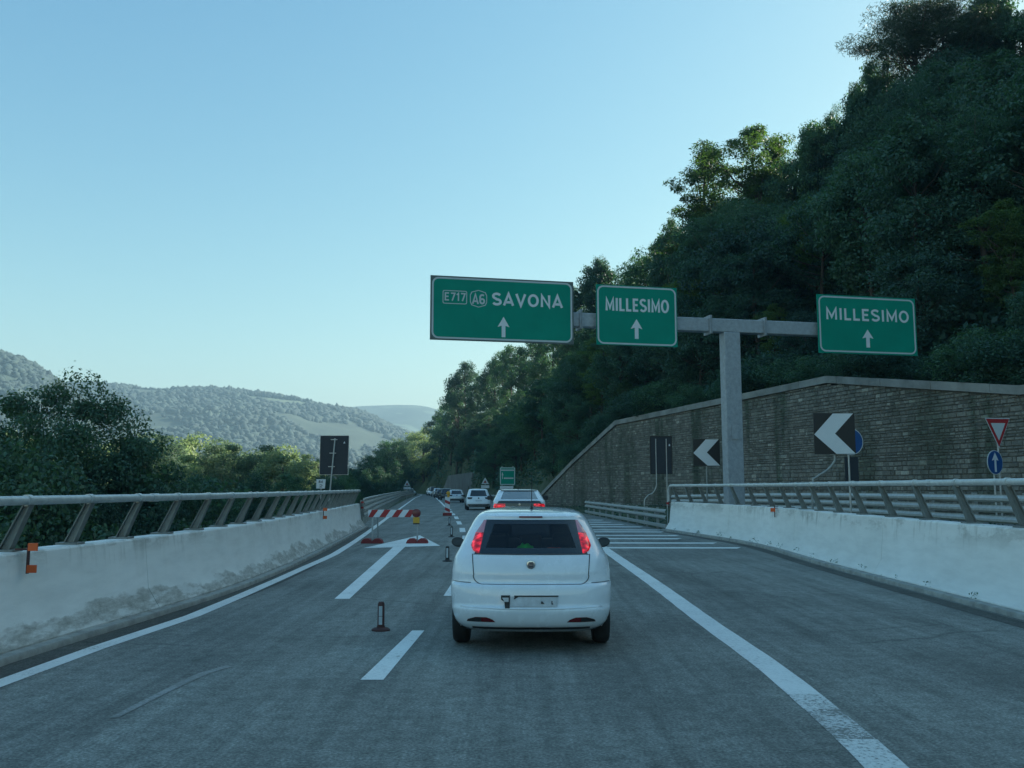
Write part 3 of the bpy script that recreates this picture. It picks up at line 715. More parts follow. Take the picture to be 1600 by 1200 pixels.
def shield(x0, x1, z0, z1):
    m = (x0 + x1) / 2; h = (z1 - z0); q = .12
    return [(m, z1), (x1 - .05, z1 - h * q), (x1, z1 - h * .3), (x1 + .0, (z0 + z1) / 2), (x1, z0 + h * .3), (x1 - .05, z0 + h * q), (m, z0), (x0 + .05, z0 + h * q), (x0, z0 + h * .3), (x0, (z0 + z1) / 2), (x0, z1 - h * .3), (x0 + .05, z1 - h * q)]
ring(shield(fx(.27), fx(.388), fz(.475), fz(.2)), shield(fx(.27) + .025, fx(.388) - .025, fz(.475) + .025, fz(.2) - .025), -.009, -.005).build('route_shield', M['white_film2'], r1)
up_arrow(r1, fx(.503), fz(.925), fz(.605), W * .041, W, wf)
r2, W, H = road_sign(927, 1052, 448, 541, 'green overhead sign reading MILLESIMO in narrow letters, between the other two', M['green'], .03)
put_text('MILLESIMO', fx(.115), fx(.895), fz(.43), fz(.215), -.006, wf, r2, .17); up_arrow(r2, fx(.49), fz(.885), fz(.555), W * .072, W, wf)
r3, W, H = road_sign(1270.5, 1423, 463, 553.5, 'rightmost green overhead sign reading MILLESIMO, beyond the gantry post', M['green'], .05)
put_text('MILLESIMO', fx(.085), fx(.925), fz(.425), fz(.225), -.006, wf, r3, .185); up_arrow(r3, fx(.495), fz(.885), fz(.575), W * .056, W, wf)

# roadside signs --------------------------------------------------
def gz(x, y): return float(ground_h(np.array([x]), np.array([y]))[0])
def rs(px, py, Y, label, cat='sign', name='road_sign', group=None, rz=0):
    c = A(px, py, Y); z0 = gz(c.x, c.y); z0 = min(z0, c.z - .5)
    root = empty(name, (c.x, c.y, z0), label, cat, group, rz); return root, c.z - z0, Y / F_PX * 1.0
def chevron(px, py, Y, size, label, bend):
    root, zc, k = rs(px, py, Y, label, name='chevron_sign', group='black and white chevron signs')
    h = size / 2; MB().prism([(-h, zc - h), (h, zc - h), (h, zc + h), (-h, zc + h)], 0, .03).build('panel', M['black'], root)
    pts = [(-1, -.04), (-.05, 1), (.94, 1), (.02, 0), (1, -1), (.05, -1)]
    MB().prism([(a * h * .99, zc + b * h * .98) for a, b in pts], -.006, -.001).build('chevron', M['white_film'], root)
    pp = [(0, .06, zc + h * .7), (0, .06, zc - h)] + bend(zc, h)
    MB().tube([Vector(p) for p in smooth_poly([Vector(p) for p in pp], .1)], .03, 8).build('pole', M['steel_dull'], root, smooth=50)
    for e in (.5, -.5): b = MB(); b.box((0, .04, zc + e * h), (.5, .03, .05)); b.build('clamp', M['steel_dull'], root)
chevron(1104, 707, 33, .98, 'smaller white on black chevron sign left of the gantry post', lambda zc, h: [(0, .06, zc - h - .3), (-.02, .06, 0)])
chevron(1304, 677.5, 23.4, 1.075, 'larger white on black chevron sign in front of the stone wall', lambda zc, h: [(-.02, .06, zc - h - .2), (-.22, .06, zc - h - .42), (-.5, .06, zc - h - .6), (-.62, .06, zc - h - .85), (-.62, .06, 0)])
# dark back of sign with two poles
root, zc, k = rs(1033, 711, 42, 'dark back of a sign board on two thin poles before the wall'); wd, ht = 1.02, 1.76
MB().prism([(-wd / 2, zc - ht / 2), (wd / 2, zc - ht / 2), (wd / 2, zc + ht / 2), (-wd / 2, zc + ht / 2)], .03, .06).build('panel', M['black_back'], root)
ring(rrect(-wd / 2 - .01, wd / 2 + .01, zc - ht / 2 - .01, zc + ht / 2 + .01, .04), rrect(-wd / 2 + .03, wd / 2 - .03, zc - ht / 2 + .03, zc + ht / 2 - .03, .03), .0, .07).build('rim', M['black'], root)
for x, bt in ((-.24, 1), (.25, 0)):
    pts = [Vector((x, 0, zc + ht / 2 - .12)), Vector((x, 0, zc - ht / 2 - (.2 if bt else .02)))]
    if bt: pts += [Vector((x - .02, 0, zc - ht / 2 - .6)), Vector((x - .2, 0, zc - ht / 2 - .9)), Vector((x - .55, 0, zc - ht / 2 - 1.15)), Vector((x - .6, 0, 0))]
    else: pts += [Vector((x, .02, .0))]
    MB().tube(smooth_poly(pts, .15), .024, 8).build('pole', M['galv'], root, smooth=50)
b = MB(); b.prism([(.36, zc + .42), (.44, zc + .42), (.42, zc + .52), (.38, zc + .52)], .02, .028); b.build('sticker', M['white_film'], root)
# left: dark back of a tall sign on a slanting pole, and the small white distance plate
root, zc, k = rs(522, 711, 41, 'tall dark back of a sign board above the left barrier'); wd, ht = 44 / F_PX * 41, 60 / F_PX * 41
MB().prism([(-wd / 2, zc - ht / 2), (wd / 2 - .03, zc - ht / 2), (wd / 2, zc + ht / 2), (-wd / 2, zc + ht / 2)], .03, .06).build('panel', M['black_back'], root)
ring([(a, b) for a, b in rrect(-wd / 2 - .02, wd / 2 + .02, zc - ht / 2 - .02, zc + ht / 2 + .02, .03)], rrect(-wd / 2 + .01, wd / 2 - .01, zc - ht / 2 + .01, zc + ht / 2 - .01, .02), .045, .07).build('rim', M['galv'], root)
lean = -.18
MB().tube([Vector((.03, 0, zc + ht / 2 - .12)), Vector((.03 + lean, 0, zc - ht / 2 - .8)), Vector((.03 + lean * 1.5, 0, -.2))], .035, 8).build('pole', M['galv'], root, smooth=50)
for e in (.8, .1, -.6):
    b = MB(); b.box((.0 + lean * (1 - e) * .35, -.02, zc + ht / 2 * e), (.3, .03, .04)); b.build('clamp', M['galv'], root)
b = MB(); b.prism([(.40, zc + .53), (.50, zc + .53), (.46, zc + .63)], .02, .028); b.build('sticker', M['white_film'], root)
root, zc, k = rs(501.5, 756, 39, 'small square white plate with two dark numerals on the left barrier', name='distance_plate')
MB().prism([(-.2, zc - .2), (.17, zc - .2), (.2, zc + .2), (-.2, zc + .2)], 0, .02).build('panel', M['white_film'], root)
put_text('84', -.1, .08, zc + .04, zc + .15, -.003, M['black_back'], root); put_text('2', -.08, .07, zc - .15, zc - .03, -.003, M['black_back'], root)
MB().tube([Vector((0, .04, zc + .15)), Vector((0, .04, zc - .35)), Vector((0, .04, 0))], .025, 8).build('pole', M['galv'], root)
# yield sign and blue arrow disc by the wall
root, zc, k = rs(1560, 676, 29.5, 'red and white yield triangle before the stone wall', name='yield_sign', rz=R(10)); h = .46
def tri(s, dz=0): return [(-s, .54 * s / .46 * .9 + dz), (s, .54 * s / .46 * .9 + dz), (0, -.5 * s / .46 + dz)]
MB().prism([(a, zc + b) for a, b in tri(.46)], 0, .02).build('panel', M['white_film2'], root)
MB().prism([(a, zc + b) for a, b in tri(.43, 0)], -.004, -.0005).build('red_border', M['red'], root)
MB().prism([(a, zc + b) for a, b in tri(.27, .03)], -.009, -.0045).build('white_face', M['white_film2'], root)
MB().tube([Vector((0, .06, zc + .3)), Vector((0, .06, 0))], .03, 8).build('pole', M['galv'], root, smooth=50)
def disc(root, zc, r, ring_=True):
    c = [(r * math.cos(2 * PI * i / 28), zc + r * math.sin(2 * PI * i / 28)) for i in range(28)]
    MB().prism([(a, zc + (b - zc)) for a, b in c], 0, .02).build('panel', M['white_film2'], root)
    MB().prism([(a * .94, zc + (b - zc) * .94) for a, b in c], -.004, -.0005).build('blue_face', M['blue'], root)
root, zc, k = rs(1555, 722.5, 29.3, 'round blue sign with white upward arrow below the yield triangle', name='mandatory_sign', rz=R(28))
disc(root, zc, .40); up_arrow(root, 0, zc - .31, zc + .32, .17, 1, M['white_film'], -.009, -.0045, .42, .28)
MB().tube([Vector((0, .06, zc + .3)), Vector((0, .06, 0))], .03, 8).build('pole', M['galv'], root, smooth=50)
root, zc, k = rs(1329, 690, 26.5, 'round blue sign half hidden behind the larger chevron', name='mandatory_sign', rz=R(8)); disc(root, zc, .40)
MB().tube([Vector((-.05, .06, zc + .3)), Vector((-.05, .06, 0))], .03, 8).build('pole', M['galv'], root, smooth=50)
b = MB(); b.box((.05, .1, zc - .85), (.42, .03, .8)); b.build('back_plate', M['black_back'], root)
# far green direction sign
root, zc, k = rs(793, 744, 98, 'far green direction sign with white lines of text beyond the queue', name='direction_sign'); w2, h2 = 1.7, 1.95
MB().prism([(-w2 / 2, zc - h2 / 2), (w2 / 2, zc - h2 / 2), (w2 / 2, zc + h2 / 2), (-w2 / 2, zc + h2 / 2)], 0, .05).build('panel', M['green'], root)
ring(rrect(-w2 / 2 + .04, w2 / 2 - .04, zc - h2 / 2 + .04, zc + h2 / 2 - .04, .1), rrect(-w2 / 2 + .12, w2 / 2 - .12, zc - h2 / 2 + .12, zc + h2 / 2 - .12, .06), -.01, -.001).build('border', M['white_film2'], root)
for zz, x0, x1 in ((.65, -.72, .72), (-.22, -.4, .65)): b = MB(); b.box(((x0 + x1) / 2, -.012, zc + zz), (x1 - x0, .01, .13)); b.build('text_line', M['white_film2'], root)
up_arrow(root, -.55, zc - .3, zc + .45, .1, 1, M['white_film2'], -.02, -.012)
b = MB(); b.box((-.1, 0, zc - h2 / 2 - .26), (1.45, .05, .34)); b.build('sub_panel', M['white_film'], root)
for x in (-.6, .6): MB().tube([Vector((x, .08, zc + 1.1)), Vector((x, .08, 0))], .05, 6).build('pole', M['galv'], root)
for px, py, Y, lab in ((758, 752, 104, 'far white warning triangle with plate, left of the green direction sign'), (636, 755.5, 124, 'far warning triangle with plate above the left guardrail')):
    root, zc, k = rs(px, py, Y, lab, name='warning_sign', group=None)
    MB().prism([(-.42, zc - .3), (.42, zc - .3), (0, zc + .45)], 0, .03).build('triangle', M['white_film2'], root)
    MB().prism([(-.2, zc - .2), (.2, zc - .2), (0, zc + .15)], -.006, -.001).build('pictogram', M['red_old'], root)
    b = MB(); b.box((0, .015, zc - .62), (.95, .03, .34)); b.build('plate', M['white_film2'], root)
    MB().tube([Vector((0, .06, zc)), Vector((0, .06, 0))], .04, 6).build('pole', M['galv'], root)

# ---------------------------------------------------------------- road works furniture
g1 = G(576, 851); g2 = G(655, 847)
bar = empty('work_barrier', (g1 + g2) / 2, 'red and white striped work barrier across the closed left lane', 'barrier'); mid = (g1 + g2) / 2; bw = (g2 - g1).length
Yb = mid.y; zt = A(615, 796.5, Yb).z; zb = A(615, 808, Yb).z; xl = A(575.5, 800, Yb).x - mid.x; xr = A(648, 800, Yb).x - mid.x
MB().prism([(xl, zb), (xr, zb), (xr, zt), (xl, zt)], -.01, .02).build('board', M['white_film'], bar)
n = 4; sw = (xr - xl) / 3.72
for i in range(4):
    a = xl + sw * (i - .12 + .0); pts = [(a, zb), (a + sw * .5, zb), (a + sw * .5 + sw * .42, zt), (a + sw * .42, zt)]
    pts = [(min(max(p, xl + .002), xr - .002), q) for p, q in pts]
    MB().prism(pts, -.016, -.0105).build('red_stripe', M['red'], bar)
for gp, kx in ((g1, .0), (g2, .0)):
    q = gp - mid; MB().tube([Vector((q.x, .05, zt - .02)), Vector((q.x, .05, 0.02))], .025, 8).build('leg', M['galv'], bar, smooth=50)
    if kx == 0 and gp is g1: MB().tube([Vector((q.x + .10, .35, zb)), Vector((q.x + .13, .4, .02))], .022, 8).build('leg', M['steel_dull'], bar, smooth=50)
for gp, c in ((g1, 'foot'), (g2, 'foot')):
    q = gp - mid
    for e in (-1, 1):
        fm = MB(); pr = [(-.26, 0), (-.26, .03), (-.2, .1), (-.1, .145), (.1, .15), (.22, .1), (.27, .03), (.27, 0)]
        fm.prism([(q.x + (a * .62 + e * .16), b) for a, b in pr], -.13 + .02, .2); fm.build('foot', M['red_old'], bar, smooth=30)
lamp = empty('warning_lamp', mid + Vector((xr + .06, -.05, zb)), 'round red lens and yellow housing of a warning lamp on the barrier end', 'lamp')
zt2 = zt - zb
m_ = MB(); m_.lathe([(-.05, .10), (-.035, .128), (.035, .128), (.05, .10)], (0, 0, zt2 - .10), 'y', 20); m_.build('lens', M['lens'], lamp, smooth=40)
m_ = MB(); m_.box((0, .0, zt2 - .31), (.19, .12, .17)); m_.build('battery_case', M['yellow'], lamp); m_ = MB(); m_.box((0, .0, zt2 - .415), (.19, .12, .03)); m_.build('case_base', M['black'], lamp)

def flexpost(px, py, h, r, label, dark=True):
    g = G(px, py); root = empty('lane_bollard', g, label, 'bollard', 'short flexible bollards along the closed lane')
    m_ = MB(); m_.lathe([(0, r * 2.6), (.015, r * 2.6), (.03, r * 2.0), (.035, r * 1.4)], (0, 0, 0), 'z', 16); m_.build('base', M['black'] if not dark else M['brown'], root, smooth=40)
    m_ = MB(); m_.lathe([(.03, r * 1.25), (h * .2, r), (h * .92, r * .95), (h, r * .7)], (0, 0, 0), 'z', 14); m_.build('tube', M['brown'] if dark else M['black'], root, smooth=40)
    for a, b in (((.22, .5), (.52, .86)) if dark else ((.25, .88),)):
        m_ = MB(); m_.box((0, -r * 1.06, h * (a + b) / 2), (r * .95, r * .3, h * (b - a))); m_.build('white_strip', M['white_film2'], root)
    return root
flexpost(595, 985, .33, .042, 'nearest short reddish bollard with scuffed white bands, beside the white dash')
flexpost(699, 877, .34, .045, 'short black and white bollard left of the small car mirror', False)
flexpost(705.5, 839, .36, .045, 'short pale bollard just beyond the painted arrow tip', False)
flexpost(702, 821, .36, .045, 'farthest short pale bollard, below the striped marker panel', False)
g = G(699, 806); mk = empty('marker_panel', g, 'upright red and white striped marker panel beside the queue', 'marker'); zt = A(699, 776, g.y).z; hwid = .15
MB().prism([(-hwid, .2), (hwid, .2), (hwid, zt), (-hwid, zt)], 0, .03).build('board', M['white_film'], mk)
hh = (zt - .2) / 4
for i in range(2):
    z0 = .2 + hh * (i * 1.9 + .05); pts = [(-hwid, z0 + hh * .55), (hwid, z0 - .0), (hwid, z0 + hh * .75), (-hwid, z0 + hh * 1.3)]
    MB().prism([(a, min(max(b, .2), zt)) for a, b in pts], -.006, -.001).build('red_stripe', M['red'], mk)
m_ = MB(); m_.box((0, 0, .1), (.52, .45, .17)); m_.build('foot', M['red_old'], mk)
ml = empty('warning_lamp', g + Vector((.05, .02, zt)), 'small yellow warning lamp on top of the marker panel', 'lamp'); m_ = MB(); m_.lathe([(-.05, .09), (-.03, .12), (.03, .12), (.05, .09)], (0, 0, .2), 'y', 16); m_.build('lens', M['yellow'], ml, smooth=40)
m_ = MB(); m_.box((0, 0, .03), (.14, .1, .12)); m_.build('battery_case', M['yellow'], ml)

# ---------------------------------------------------------------- cars
def carpaint(name, col, metal=0, rough=.2):
    t = NT(name); geo = t.n('ShaderNodeNewGeometry'); n = t.noise(t.pos(obj=True), 3, 5, .7); n2 = t.noise(t.pos((1, 1, .3), obj=True), 22, 4, .7)
    c = t.mix(1.0, col, t.ramp(n, [(.3, .90), (.7, 1.0)]), 'MULTIPLY'); c = t.mix(t.ramp(n2, [(.66, 0), (.8, .25)]), c, tuple(x * .5 for x in col))
    c = t.mix(geo.outputs['Backfacing'], c, (.01, .01, .011))
    return t.bsdf(c, t.ramp(n, [(.3, rough), (.7, rough + .12)]), metal, coat=1.0)
M['white_car'] = carpaint('white_car_paint', (.80, .85, .90)); M['silver_car'] = carpaint('silver_car_paint', (.60, .64, .66), .2); M['black_car'] = carpaint('black_car_paint', (.02, .022, .025)); M['grey_car'] = carpaint('grey_car_paint', (.10, .11, .12), .3)
t = NT('clear_glass'); gl = t.n('ShaderNodeBsdfGlossy'); gl.inputs['Roughness'].default_value = .03; tr = t.n('ShaderNodeBsdfTransparent'); tr.inputs[0].default_value = (.82, .87, .87, 1)
fr = t.n('ShaderNodeFresnel'); fr.inputs[0].default_value = 1.5; mx = t.n('ShaderNodeMixShader'); t.l(fr.outputs[0], mx.inputs[0]); t.l(tr.outputs[0], mx.inputs[1]); t.l(gl.outputs[0], mx.inputs[2]); t.l(mx.outputs[0], t.out.inputs[0]); M['glass'] = t.m
M['dark_glass'] = NT('dark_glass').bsdf((.012, .016, .018), .05, 0, spec=.9)
M['pale_glass'] = NT('sky_glass').bsdf((.05, .06, .065), .04, 0, spec=1.0, coat=1)
M['tyre'] = plain('tyre_rubber', (.018, .018, .018), .85); M['rim'] = plain('wheel_rim', (.4, .41, .42), .35, .6); M['chrome'] = NT('chrome').bsdf((.6, .6, .6), .2, .9)
M['seam'] = NT('panel_gap').bsdf((.05, .055, .06), .8)
t = NT('tail_lamp_lit'); nn_ = t.noise(t.pos((1, 1, 1.6), obj=True), 16, 2, .5); M['lamp_lit'] = t.bsdf(t.ramp(nn_, [(.35, (.16, .003, .008)), (.65, (.45, .01, .02))]), .15, emit=(1, .004, .012), estr=.2, coat=.6)
t.l(t.ramp(nn_, [(.40, (.22, .002, .006)), (.52, (.6, .008, .02)), (.64, (1.4, .05, .08))]), t.p.inputs['Emission Color'])
M['lamp_off'] = plain('tail_lamp', (.16, .008, .014), .15, var=.3, coat=.6); M['lamp_clear'] = NT('lamp_clear').bsdf((.55, .24, .28), .12, coat=.8)
M['dark_trim'] = plain('dark_trim', (.02, .022, .024), .55); M['plate'] = plain('number_plate', (.58, .62, .66), .4, var=.2, sc=18); M['vest_green'] = plain('hi_vis_green', (.03, .55, .06), .6); M['vest_orange'] = plain('hi_vis_orange', (.75, .09, .05), .6)
M['seat'] = plain('seat_fabric', (.03, .032, .036), .9)

class Body:
    """car body as stacked plan outlines; local origin on the ground under the rear bumper, +y forward"""
    def __init__(s, T, Lc=.42, n=3.0, Lf=.55, wheels=(), rw=.35, tw=.9):
        s.T = np.array(T); s.Lc, s.n, s.Lf, s.wheels, s.rw, s.tw = Lc, n, Lf, wheels, rw, tw
    def q(s, z): return [float(np.interp(z, s.T[:, 0], s.T[:, i])) for i in (1, 2, 3)]
    def rear(s, x, z):
        w_, yr, yf = s.q(z); k = min(abs(x) / w_, .999); return yr + s.Lc * (1 - (1 - k ** s.n) ** (1 / s.n))
    def outline(s, z):
        w_, yr, yf = s.q(z); pts = []; L = yf - yr; lc = min(s.Lc, L * .4); lf = min(s.Lf, L * .4)
        for i in range(17):
            a = PI / 2 * (i / 16) ** .8; x = w_ * math.sin(a) ** (2 / s.n); y = yr + lc * (1 - math.cos(a) ** (2 / s.n)); pts.append((x, y))
        for i in range(1, 40):
            f = i / 40; y = yr + lc + (L - lc - lf) * f; pts.append((w_ * (1 - (1 - s.tw) * max(0, (f - .45) / .55) ** 2), y))
        for i in range(11):
            a = PI / 2 * i / 10; pts.append((w_ * s.tw * math.cos(a) ** (2 / 2.6), yf - lf * (1 - math.sin(a) ** (2 / 2.6))))
        return pts
    def make(s, root, mat, hole=None, side=None, front=None, glassmat=None):
        zs = []
        T = s.T[:, 0]
        for a, b in zip(T, T[1:]):
            k = max(1, int(round((b - a) / .03)))
            zs += [a + (b - a) * i / k for i in range(k)]
        zs.append(T[-1]); ring_ = [s.outline(z) for z in zs]; n = len(ring_[0]); V = []; 
        for z, rg in zip(zs, ring_):
            V += [(x, y, z) for x, y in rg] + [(-x, y, z) for x, y in reversed(rg[1:-1])]
        m = n + n - 2; body = MB(); win = MB(); windf = MB(); fs = []; sw = []; wf_ = []
        for i in range(len(zs) - 1):
            for j in range(m):
                f = (i * m + j, i * m + (j + 1) % m, (i + 1) * m + (j + 1) % m, (i + 1) * m + j)
                c = np.mean([V[k] for k in f], axis=0)
                jj = j if j < n else m - j
                if any(math.hypot(c[1] - wy, c[2] - wz) < s.rw for wy, wz in s.wheels) and 14 < jj < 56: continue
                if hole and jj < 17 and hole(abs(c[0]), c[2]): continue
                if side and 17 <= jj < 56 and side(c[1], c[2]): sw.append(f); continue
                if front and jj >= 56 and front(abs(c[0]), c[2]): wf_.append(f); continue
                fs.append(f)
        top = len(zs) - 1
        fs.append(tuple(range(top * m, top * m + m))); 
        body.add(V, fs); o = body.build('body', mat, root, smooth=50)
        def sub(faces, name):
            if not faces: return
            used = sorted({k for f in faces for k in f}); mp = {k: i for i, k in enumerate(used)}; b = MB(); b.add([V[k] for k in used], [tuple(mp[k] for k in f) for f in faces]); b.build(name, glassmat, root, smooth='all')
        for sg in (1, -1): sub([f for f in sw if V[f[0]][0] * sg > 0], 'side_window')
        sub(wf_, 'windscreen')
        b = MB(); z0 = zs[0]; b.add([(x * .98, y, z0 + .01) for x, y in ring_[0]] + [(-x * .98, y, z0 + .01) for x, y in reversed(ring_[0][1:-1])], [tuple(range(m))]); b.build('underbody', M['black'], root)
    def patch(s, name, mat, root, z0, z1, Lx, Rx, off=.006, nz=10, nx=10, mirror=False, thick=.0):
        out = None
        for sg in ((1, -1) if mirror else (1,)):
            mb = MB(); vs = []
            for i in range(nz + 1):
                z = z0 + (z1 - z0) * i / nz; l, r = Lx((z - z0) / (z1 - z0)), Rx((z - z0) / (z1 - z0))
                for j in range(nx + 1):
                    x = (l + (r - l) * j / nx) * sg; e = 0
                    edge = min(i, nz - i, j, nx - j); bulge = thick * min(1, edge / 2.0)
                    w_ = s.q(z)[0]; k = min(abs(x) / w_, .97); nxv = k ** 2 * .9
                    vs.append((x + math.copysign(off + bulge, x) * nxv, s.rear(x, z) - (off + bulge) * (1 - .3 * nxv), z))
            mb.add(vs, [(i * (nx + 1) + j, i * (nx + 1) + j + 1, (i + 1) * (nx + 1) + j + 1, (i + 1) * (nx + 1) + j) for i in range(nz) for j in range(nx)])
            out = mb.build(name, mat, root, smooth='all')
        return out
    def line(s, name, mat, root, pts, r=.005, off=.002):
        P = [Vector((x, s.rear(x, z) - off, z)) for x, z in pts]; return MB().tube(P, r, 6).build(name, mat, root, smooth='all')
def liner(root, x, y, r, z):
    mb = MB(); n = 14; vs = []
    for xx in (x - .1, x + .1):
        for k in range(n + 1): a = PI * k / n; vs.append((xx, y + r * math.cos(a), z + r * math.sin(a)))
    ix = x - .1 if x > 0 else x + .1; mb.add(vs, [(k, k + 1, n + 2 + k, n + 1 + k) for k in range(n)] + [tuple(range(n + 1)) if x > 0 else tuple(range(n + 1, 2 * n + 2))]); mb.build('arch_liner', M['black'], root)
def wheel(root, x, y, r, wdt):
    sg = 1 if x > 0 else -1; h = wdt / 2
    m_ = MB(); m_.lathe([(-h, r * .66), (-h, r * .9), (-h + .02, r * .97), (-h + .045, r), (h - .045, r), (h - .02, r * .97), (h, r * .9), (h, r * .66)], (0, 0, 0), 'x', 32)
    ty = m_.build('tyre', M['tyre'], None, smooth=40); wr = empty('wheel', (x, y, r)); wr.parent = root; ty.parent = wr
    m_ = MB(); m_.lathe([(h * .5 * sg, r * .66), (h * .9 * sg, r * .64), (h * .7 * sg, r * .5), (h * .75 * sg, r * .12), (h * .8 * sg, .01)], (0, 0, 0), 'x', 20); m_.build('rim', M['rim'], wr, smooth=30)
def fit_pts(*pts): return lambda t: float(np.interp(t, [p[0] for p in pts], [p[1] for p in pts]))

# --- the small white hatchback in front
car = empty('hatchback_car', (0, 0, 0), 'small white hatchback with red lit tail lamps, directly ahead', 'car')
PT = [(.20, .70, .22, 3.80), (.25, .755, .10, 3.93), (.30, .79, .045, 3.98), (.37, .815, .015, 4.02), (.43, .828, .0, 4.03), (.455, .830, .004, 4.03), (.47, .832, .022, 4.03), (.60, .842, .03, 3.98), (.665, .843, .04, 3.95), (.685, .843, .055, 3.93), (.698, .842, .10, 3.92), (.715, .841, .105, 3.91),
      (.80, .838, .105, 3.78), (.88, .828, .125, 3.45), (.94, .815, .15, 3.10), (.98, .795, .175, 2.98), (1.02, .772, .205, 2.88), (1.10, .735, .285, 2.70), (1.20, .690, .39, 2.46), (1.30, .640, .49, 2.22), (1.34, .612, .52, 2.12),
      (1.362, .592, .515, 2.05), (1.382, .572, .55, 1.98), (1.402, .545, .66, 1.90), (1.42, .50, .84, 1.80), (1.433, .43, 1.05, 1.72), (1.441, .33, 1.28, 1.66), (1.446, .18, 1.42, 1.60)]
B = Body(PT, .42, 3.0, .6, wheels=((.80, .30), (3.30, .30)), rw=.345)
gi0, gi1 = 1.035, 1.292
giw = lambda z: float(np.interp(z, [.99, 1.33], [.525, .435]))
B.make(car, M['white_car'], hole=lambda x, z: gi0 - .02 < z < gi1 + .02 and x < giw(z) + .0, side=lambda y, z: 1.0 < z < 1.32 and 1.0 < y < 2.75 and not 1.78 < y < 1.86, front=lambda x, z: 1.0 < z < 1.34, glassmat=M['glass'])
zt0, zt1 = .988, 1.328
Wo = fit_pts((0, .585), (1, .478)); Wi = lambda t: Wo(t) - .06
B.patch('glass_surround', M['dark_glass'], car, zt0, gi0 + .012, lambda t: -Wo(t * .17), lambda t: Wo(t * .17), .007, 3, 24)
B.patch('glass_surround', M['dark_glass'], car, gi1 - .01, zt1, lambda t: -Wo(.9 + .1 * t), lambda t: Wo(.9 + .1 * t), .007, 3, 24)
B.patch('glass_surround', M['dark_glass'], car, gi0 + .01, gi1 - .008, lambda t: Wo(.15 + t * .74) - .10, lambda t: Wo(.15 + t * .74), .007, 8, 4, mirror=True)
B.patch('rear_window', M['glass'], car, zt0 + .01, zt1 - .01, lambda t: -Wo(t) + .02, lambda t: Wo(t) - .02, .003, 8, 20)
# tail lamps: lit lower part, paler upper part
li = fit_pts((0, .535), (.12, .528), (1, .475)); lo = fit_pts((0, .56), (.08, .605), (.22, .628), (.6, .585), (1, .502))
seg = lambda f, a, b: (lambda t: f(a + (b - a) * t))
B.patch('tail_lamp', M['lamp_lit'], car, .995, 1.195, seg(li, 0, .60), seg(lo, 0, .60), .008, 8, 5, mirror=True, thick=.018)
B.patch('tail_lamp', M['lamp_clear'], car, 1.197, 1.325, seg(li, .61, 1), seg(lo, .61, 1), .008, 6, 5, mirror=True, thick=.014)
# tailgate outline seam
sm = []
for a in np.linspace(0, 1, 24): sm.append((.61 - .02 * a, .985 - a * .21))
for a in np.linspace(0, PI / 2, 10): sm.append((.50 + .095 * math.cos(a), .775 - .085 * math.sin(a)))
sm += [(x, .69) for x in np.linspace(.48, 0, 10)]
B.line('tailgate_seam', M['seam'], car, sm + [(-x, z) for x, z in reversed(sm[:-1])], .0045)
B.line('tailgate_seam', M['seam'], car, [(x, .983) for x in np.linspace(-.6, .6, 20)], .004)
B.line('bumper_crease', M['white_car'], car, [(x, .455 + .012 * (x / .7) ** 2) for x in np.linspace(-.72, .72, 30)], .011, -.002)
B.line('bumper_seam', M['seam'], car, [(x, .70 + .03 * (x - .6)) for x in np.linspace(.62, .82, 8)], .003); B.line('bumper_seam', M['seam'], car, [(-x, .70 + .03 * (x - .6)) for x in np.linspace(.62, .82, 8)], .003)
B.patch('reflector', M['lamp_off'], car, .318, .368, fit_pts((0, .36), (.6, .39), (1, .45)), fit_pts((0, .655), (.5, .64), (1, .56)), .006, 4, 8, mirror=True, thick=.006)
B.patch('reflector_housing', M['dark_trim'], car, .322, .366, fit_pts((0, .50), (1, .50)), fit_pts((0, .645), (.5, .63), (1, .55)), .014, 4, 6, mirror=True)
B.patch('lower_trim', M['dark_trim'], car, .232, .262, lambda t: -.60, lambda t: .60, .004, 3, 20)
# number plate recess: pale plate, dark strip along its top and dark mark at its left
B.patch('number_plate', M['plate'], car, .478, .578, lambda t: -.265, lambda t: .265, .010, 3, 8, thick=.002)
B.patch('plate_top_strip', M['dark_trim'], car, .574, .587, lambda t: -.17, lambda t: .275, .016, 2, 8)
B.patch('plate_mark', M['dark_trim'], car, .462, .588, fit_pts((0, -.262), (.5, -.268), (.55, -.30), (1, -.302)), fit_pts((0, -.215), (1, -.212)), .018, 6, 3)
B.patch('plate_mark', M['plate'], car, .525, .566, fit_pts((0, -.268), (1, -.29)), fit_pts((0, -.225), (1, -.225)), .021, 2, 2)
B.patch('plate_mark', M['dark_trim'], car, .55, .578, fit_pts((0, -.175), (1, -.165)), fit_pts((0, -.165), (1, -.12)), .0165, 2, 2); B.patch('plate_mark', M['seam'], car, .50, .535, lambda t: .205, fit_pts((0, .225), (.5, .213), (1, .216)), .0165, 2, 2)
B.patch('plate_mark', M['seam'], car, .505, .53, lambda t: .10, fit_pts((0, .135), (1, .115)), .0165, 2, 2)
B.patch('brake_light', M['lamp_off'], car, 1.348, 1.366, lambda t: -.125, lambda t: .125, .008, 2, 6, thick=.004)
yb = B.rear(0, .885)
m_ = MB(); m_.lathe([(-.014, .036), (-.012, .044), (0, .047), (.006, .047)], (0, yb - .004, .885), 'y', 28); bd = m_.build('badge', M['chrome'], car, smooth=40)
m_ = MB(); m_.prism(rrect(-.027, .027, .858, .912, .012), yb - .021, yb - .0185); m_.build('badge_face', plain('badge_red_blue', (.035, .03, .06), .3), bd)
for k in range(4):
    m_ = MB(); x = -.018 + k * .0115; m_.prism([(x, .87), (x + .004, .87), (x + .007, .90), (x + .003, .90)], yb - .0235, yb - .0215); m_.build('badge_bar', M['chrome'], bd)
